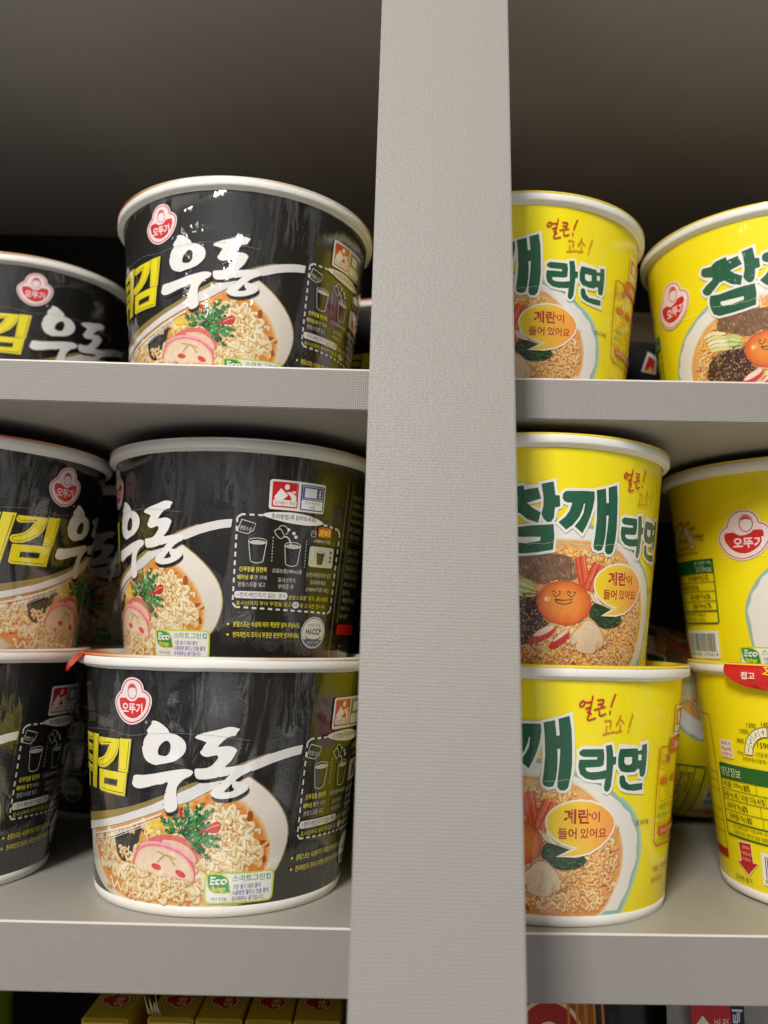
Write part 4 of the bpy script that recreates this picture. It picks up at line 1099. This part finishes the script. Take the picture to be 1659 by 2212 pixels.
# ------------------------------------------------------------------ cups
rim_prof = [(RT + .0002, HB * .992), (RR - .0022, HB + .0002), (RR - .0006, HB + .0003), (RR, HB + .0012), (RR, HC - .0012), (RR - .0006, HC - .0002), (RR - .0024, HC), (RR - .0046, HC - .001), (RR - .0052, HC - .009)]
ME_RIM = lathe('rim', rim_prof, 180)
for v in ME_RIM.vertices:
    a_ = atan2(v.co.x, -v.co.y); v.co.z += .00022 * sin(3 * a_ + 1) + .00007 * sin(11 * a_) + .00004 * sin(29 * a_); k_ = 1 + .0016 * sin(5 * a_ + 2) + .0004 * sin(17 * a_); v.co.x *= k_; v.co.y *= k_
ME_BASE = lathe('base_ring', [(0, .004), (RB - .004, .004), (RB - .003, .0006), (RB - .0012, 0), (RB - .0002, .0004), (RB + (RT - RB) * .020, HB * .020), (RB + (RT - RB) * .046 + .0002, HB * .046), (RB + (RT - RB) * .047 - .0003, HB * .047)], 180)
lid_prof = [(RR - .0002, HC - .0007), (RR + .0001, HC - .0002), (RR - .0003, HC + .0003), (RR - .0040, HC + .0006), (RR - .0056, HC - .0008), (RR - .0064, HC - .0075), (.02, HC - .0078), (0, HC - .0078)]
def tab_mesh(flare=0, wide=.34):
    """foil tongue of the lid folded down over the rim"""
    vs, fs, n, mrows = [], [], 24, 9
    for j in range(mrows + 1):
        t = j / mrows
        for i in range(n + 1):
            s_ = i / n * 2 - 1
            half = wide * (1 - t ** 2.2) ** .5 if t < 1 else 0.0
            a = s_ * half
            drop = ((.0112) - flare * .5) * t
            r_ = RR + .0007 + flare * t ** 1.3 + .0015 * sin(pi * t) + .0004 * sin(a * 60) * t
            if t < .12: r_ = RR - .002 + .0027 * t / .12; drop = -.0006 + .0018 * t / .12 * .6
            vs.append((r_ * sin(a), -r_ * cos(a), HC - drop))
    for j in range(mrows):
        for i in range(n):
            k = j * (n + 1) + i; fs.append((k + n + 1, k + n + 2, k + 1, k))
    me = bpy.data.meshes.new('pull_tab'); me.from_pydata(vs, [], fs); me.validate()
    me.polygons.foreach_set('use_smooth', [True] * len(me.polygons)); me.update()
    return me
ME_TAB = tab_mesh()
ME_TABF = tab_mesh(.0045, .20)

def tab_print(words_, hand):
    A = Art(); A.layer(.05)
    if words_: A.text('접고', -11.5, 98.4, 3.9, (248, 236, 230), fit=6.0, bold=.015)
    Y_ = (244, 214, 30)
    if hand:
        pts = []
        for k in range(18):
            R_ = 6.4 if k % 2 == 0 else 4.2; t = 2 * pi * k / 18; pts.append((4 + R_ * cos(t), 103.5 + R_ * .8 * sin(t)))
        A.line([p for p in pts if p[1] < 105.8], .6, Y_)
        A.poly([(2.4, 91.8), (2.0, 95.4), (1.6, 98.6), (2.8, 98.9), (3.2, 104.4), (4.6, 104.4), (4.8, 99.6), (8.4, 98.9), (9.2, 97.4), (8.6, 92.0)], Y_)
        A.line([(5.0, 99), (5.2, 96.4)], .25, (190, 60, 30)); A.line([(6.6, 98.8), (6.7, 96.6)], .25, (190, 60, 30))
    vs, fs, cs, ns = [], [], [], []
    for pts, cols, g, lv in A.P:
        k = len(vs)
        for p, c in zip(pts, cols):
            a = p[0] / R0; t = max(.0, min(1, (106.3 - p[1]) / 13.6)); r_ = RR + .0012 + .0015 * sin(pi * t) + lv * .001
            vs.append((r_ * sin(a), -r_ * cos(a), HC - (.0112) * t)); cs.append((*c, 0)); ns.append((sin(a), -cos(a), 0))
        fs.append(tuple(range(k, k + len(pts))))
    me = bpy.data.meshes.new('tab_print'); me.from_pydata(vs, [], fs)
    at = me.attributes.new('ink', 'FLOAT_COLOR', 'POINT'); at.data.foreach_set('color', [x for c in cs for x in c]); me.update()
    return me

def make_cup(name, sleeve, mat_s, mat_l, label, group):
    t = empty(name, (0, 0, 0), label, 'noodle cup', group)
    link('printed_sleeve', sleeve, t, mat_s)
    link('base_ring', ME_BASE, t, None); link('rim', ME_RIM, t, None)
    link('lid', lathe('lid', lid_prof, 144), t, mat_l)
    link('pull_tab', ME_TAB, t, None)
    return t
ME_RIM.materials.append(M_WHITE); ME_BASE.materials.append(M_WHITE); ME_TAB.materials.append(M_TAB); ME_TABF.materials.append(M_TAB)
dark0 = make_cup('udon_cup', dark_art(), M_DARK, M_LIDD, 'black udon cup', 'black printed udon cups')
yel0 = make_cup('sesame_cup', yellow_art(), M_YEL, M_LIDY, 'yellow noodle cup', 'yellow printed sesame noodle cups')
ME_TABP = tab_print(True, True); ME_TABP.materials.append(M_YEL)
_first = {dark0.name: True, yel0.name: True}
def cup(proto, x, y, z, turn, tab, label, tilt=(0, 0), tabprint=False):
    kids = [c for c in proto.children]
    if _first.get(proto.name):
        _first[proto.name] = False; r_ = proto
        for c in kids:
            if c.name.startswith('pull_tab'): c.rotation_euler.z = tab - turn; tabo = c
    else:
        r_ = proto.copy(); COL.objects.link(r_)
        for c in kids:
            d = c.copy(); COL.objects.link(d); d.parent = r_
            if c.name.startswith('pull_tab'): d.rotation_euler.z = tab - turn; tabo = d
            for g in (): pass
    r_.location = (x, y, z)
    r_.rotation_euler = (Matrix.Rotation(tilt[1], 4, Vector((cos(tilt[0]), sin(tilt[0]), 0))) @ Matrix.Rotation(turn, 4, 'Z')).to_euler()
    r_['label'] = label
    if proto is dark0 and tab < -1: tabo.data = ME_TABF
    if tabprint: link('tab_print', ME_TABP, tabo, None)
    return r_
R1 = 1 / 63.0
E2 = HC - .00744
BACK = pi
K_ = cup
# the first call moves the prototype itself
K_(dark0, -.0752, .4345, 0, 0, -1.16, 'black udon cup with red lid tab, standing on the lower shelf beside the post')
K_(dark0, -.0753, .4602, E2, -39.7 * R1, BACK, 'black udon cup turned to its cooking panel, stacked beside the post')
K_(dark0, -.0817, .4663, Z2 - .0004, -3.9 * R1, BACK, 'black udon cup on the upper shelf, wholly in view beside the post')
K_(dark0, -.2455, .5594, Z2, 59 * R1, BACK, 'black udon cup on the upper shelf, set farther back and lower in view')
K_(dark0, -.2220, .4549, E2 + .0003, 102.5 * R1, BACK, 'black udon cup cut by the picture edge, yellow lettering foremost, on top of its stack')
K_(dark0, -.2226, .4423, .0002, 20 * R1, BACK, 'black udon cup cut by the picture edge, bottom of its stack, cooking panel showing')
K_(dark0, -.172, .607, 0, -108 * R1, BACK, 'black udon cup in the dark second row on the lower shelf, lower one')
K_(dark0, -.172, .607, E2, -14 * R1, BACK, 'black udon cup in the dark second row, upper one with white brush lettering')
K_(dark0, .004, .612, Z2 - .0026, 40 * R1, BACK, 'black udon cup far back on the upper shelf, glimpsed behind the post')
zr = lambda x: -.0006 + .010 * x
K_(yel0, .0786, .4329, zr(.0786), -30.1 * R1, BACK, 'yellow noodle cup with speech bubble, bottom of the stack beside the post')
K_(yel0, .0721, .4361, zr(.0786) + E2, 0, BACK, 'yellow noodle cup showing a smiling egg yolk, stacked beside the post')
K_(yel0, .0725, .4701, Z2 - .0022, -29.8 * R1, BACK, 'yellow noodle cup on the upper shelf, half hidden by the post')
K_(yel0, .2195, .4701, Z2 - .0015, -36.4 * R1, BACK, 'yellow noodle cup on the upper shelf with red badge and glare on its green lettering')
K_(yel0, .2293, .4346, zr(.2293), 28.5 * R1, -.87, 'yellow noodle cup with red lid tab and facts table, bottom of its stack', tabprint=True)
K_(yel0, .2291, .4686, zr(.2293) + E2, -7.8 * R1, BACK, 'yellow noodle cup with bar code and large red badge, top of its stack')
K_(yel0, .2330, .594, zr(.22) + .0580, .62, BACK, 'yellow noodle cup lying on its side in the dark behind the stacks', tilt=(pi / 2 - .06, -pi / 2 + .13))

# ------------------------------------------------------------------ goods on the shelf below
CY_ = (214, 184, 18)
def carton_art():
    A = Art(flat=True); A.layer(.02)
    return A
def carton(i, x, w, y0, y1, zt, h, label):
    t = empty('retort_carton', (x + w / 2, y0, zt - h), label, 'food box', 'yellow cartons on the bottom shelf')
    c = lambda n, me, m_: link(n, me, t, m_)
    c('box_body', box_mesh('box_body', -w / 2 + .0004, w / 2 - .0004, 0, y1 - y0, 0, h, .0006), M_CARTON)
    # printing lies on the top: 3 and badge turned to be read from the side
    A = Art(flat=True); A.layer(.06)
    ww = w * 1000
    for k0 in (0,):
        A.text('3분', 36, -ww / 2 + 4.0, ww - 9, (190, 30, 36), fit=30, bold=.06)
    P = [((u + 28.6) * 1.05 + 21, (v - 85.6) * .86) for u, v in O('logo')]
    A.poly(P, (200, 190, 90)); A.poly(offset_poly(P, -.6), (176, 26, 34)); A.poly(offset_poly(P, -1.3), (214, 196, 90)); A.poly(offset_poly(P, -2.2), (176, 26, 34))
    A.text('오뚜기', 13.5, -4.0, 4.6, (226, 206, 120), fit=14, bold=.02)
    me = A.build('top_print')
    for v in me.vertices:                                    # reading direction runs away from the aisle
        u_, d_, q_ = v.co
        v.co = (-q_, u_, h + .0003 - d_)
    me.normals_split_custom_set([(0, 0, 1)] * len(me.loops)) if False else None
    c('top_print', me, M_FLAT)
    c('front_flap', box_mesh('front_flap', -w / 2 + .0012, w / 2 - .0012, -.0009, .0002, h * .30, h - .0012, .0003), M_CARTON)
    return t
m, nt, b = mat('yellow_carton', (182, 153, 14), .5, .4, .2, .15)
M_CARTON = m
xs = (-.128, -.098, -.0752, -.0520, -.0293)
for i, x in enumerate(xs):
    carton(i, x - .0078, .0224, .428 + (.0, .003, .002, .003, .002)[i], .59, -.0612 - .0005 * (i % 2), .152,
           ('yellow carton on the bottom shelf, farthest from the post', 'yellow carton with a torn corner, second from the far end of the row', 'yellow carton in the middle of the row of five on the bottom shelf', 'yellow carton next to the one beside the post on the bottom shelf', 'yellow carton standing against the post on the bottom shelf')[i])
# torn paper on the second carton
tc_ = [o for o in COL.objects if o.name.startswith('retort_carton')][1]
import bmesh
bm = bmesh.new()
r = random.Random(2)
for k in range(7):
    x = -.012 + k * .0009; h_ = r.uniform(.004, .011)
    a = bm.verts.new((x, .003 + r.uniform(0, .002), .152)); b_ = bm.verts.new((x + .0018, .003, .152)); c = bm.verts.new((x - .0008 + r.uniform(-.001, .001), .001, .152 + h_)); bm.faces.new((a, b_, c))
me = bpy.data.meshes.new('torn_corner'); bm.to_mesh(me); bm.free()
link('torn_corner', me, tc_, mat('torn_board', (196, 180, 130), .8)[0])

def pouch(name, w, h, d, mat_, loc, rot, label, cat, seal=.006, seed=0):
    """soft sachet: full in the middle, flat crimped top and bottom"""
    vs, fs, n, k = [], [], 22, 26
    r = random.Random(seed)
    ph = [r.uniform(0, 6) for _ in range(4)]
    for side in (-1, 1):
        for j in range(k + 1):
            v = j / k
            for i in range(n + 1):
                u = i / n * 2 - 1
                f = max(0, 1 - u ** 4) * max(0, sin(pi * max(0, min(1, (v * h - seal) / (h - 2 * seal))))) ** .55
                wr_ = .0012 * sin(u * 9 + ph[0] + v * 5) * f + .0008 * sin(v * 40 + ph[1] + 3 * u) * f
                cr = .0004 * sin(u * 70) if (v * h < seal or v * h > h - seal) else 0
                vs.append((u * w / 2 * (1 - .03 * f), side * (f * d / 2 + .0003) + wr_ * side + cr, v * h))
    m_ = (n + 1) * (k + 1)
    for s_ in (0, 1):
        for j in range(k):
            for i in range(n):
                a = s_ * m_ + j * (n + 1) + i
                q = (a, a + 1, a + n + 2, a + n + 1)
                fs.append(q if s_ == 0 else q[::-1])
    for j in range(k):
        for i in (0, n):
            a = j * (n + 1) + i; b_ = a + m_
            fs.append((a, a + n + 1, b_ + n + 1, b_) if i == 0 else (a, b_, b_ + n + 1, a + n + 1))
    me = bpy.data.meshes.new(name); me.from_pydata(vs, [], fs); me.polygons.foreach_set('use_smooth', [True] * len(me.polygons)); me.update()
    t = empty(name, loc, label, cat); t.rotation_euler = rot
    link('pack_body', me, t, mat_)
    return t
def foil(name, col, rough=.28):
    m, nt, b = mat(name, col, rough, .5, .4, .1)
    nt.links.new(bump(nt, noise(nt, coord(nt, (60, 60, 60)), 1, 3), .5, .002), b.inputs['Normal'])
    return m
def face_print(t, A, dy):
    me = A.build('front_print')
    for v in me.vertices: v.co.y -= dy
    link('front_print', me, t, M_FLAT)
FL = -.2302
OR_ = pouch('curry_pouch', .106, .190, .026, foil('orange_foil', (188, 112, 22)), (.0545, .420, FL), (-.10, 0, .03), 'orange pouch with a big red cream-edged letter, beside the post on the bottom shelf', 'food pouch', seed=1)
A = Art(flat=True); A.layer(.2)
ring = lambda R_: [(27 + R_ * cos(math.radians(a)), 165 + R_ * 1.15 * sin(math.radians(a))) for a in range(30, 331, 10)]
A.line(ring(11), 11.5, (224, 200, 150), caps=True); A.layer(.2); A.line(ring(11), 8, (160, 24, 22), caps=True)
for k in range(5): A.line([(36 + 4 * k, 190), (38 + 4 * k, 120)], 1.2, (196, 120, 32))
face_print(OR_, A, .0150)
pouch('sauce_pouch', .060, .191, .020, foil('black_foil', (26, 21, 21)), (.1175, .436, FL), (-.08, 0, -.1), 'black pouch between the orange pouch and the silver packet on the bottom shelf', 'food pouch', seed=2)
pouch('seaweed_pouch', .060, .189, .02, foil('dark_maroon_foil', (56, 38, 42)), (.140, .460, FL), (-.10, 0, .15), 'dark maroon pouch partly behind the black pouch on the bottom shelf', 'food pouch', seed=3)
RD = pouch('powder_packet', .098, .194, .018, foil('silver_foil', (170, 166, 160), .3), (.1850, .412, FL), (-.06, 0, -.05), 'silver packet with red and navy bands and a white arrow, by the picture edge', 'food packet', seal=.012, seed=4)
A = Art(flat=True); A.layer(.2)
A.rect(-41, 120, -23.5, 193, (198, 40, 44)); A.rect(-23.5, 120, -17.5, 193, (30, 38, 66))
A.layer(.2)
A.poly([(-36, 182), (-31, 176), (-33, 176), (-33, 150), (-38.4, 150), (-38.4, 176), (-40.6, 176)], (232, 226, 222))
A.text('스틱', -18.4, 172, 4.4, (226, 226, 228), fit=13, rot=pi / 2, bold=.02); A.text('5포', -28.2, 174, 2.6, (238, 214, 206), fit=7, rot=pi / 2, bold=.01); A.text('이지컷', -24.6, 172, 2.6, (238, 214, 206), fit=9, rot=pi / 2, bold=.01)
face_print(RD, A, .0112)
pouch('green_pouch', .10, .182, .020, foil('green_foil', (96, 120, 40)), (-.205, .43, FL), (-.12, 0, .9), 'dark green pouch standing edgeways beside the yellow cartons', 'food pouch', seed=5)
pouch('green_pouch', .10, .186, .020, bpy.data.materials['green_foil'], (-.262, .41, FL), (-.10, 0, 1.0), 'green pouch at the picture corner on the bottom shelf', 'food pouch', seed=6)
# small bag glimpsed between the two yellow cups of the upper shelf
BG = pouch('snack_bag', .105, .120, .034, foil('brown_film', (74, 62, 50), .2), (.170, .566, Z2 - .0018), (-.16, 0, .1), 'small brown bag with a red and white patch, between two yellow cups', 'snack bag', seed=8)
A = Art(flat=True); A.layer(.3)
A.rect(-22, 52, 26, 86, (30, 28, 34)); A.layer(.3); A.poly([(0, 64), (6, 79), (12, 75), (10, 62)], (222, 214, 210)); A.poly([(2, 65), (6.3, 76), (10.4, 73), (8.8, 63)], (186, 30, 34)); A.poly([(4, 64.4), (7, 68), (8.8, 63.6)], (220, 190, 50))
face_print(BG, A, .0190)

bpy.data.objects.remove(_font_o)
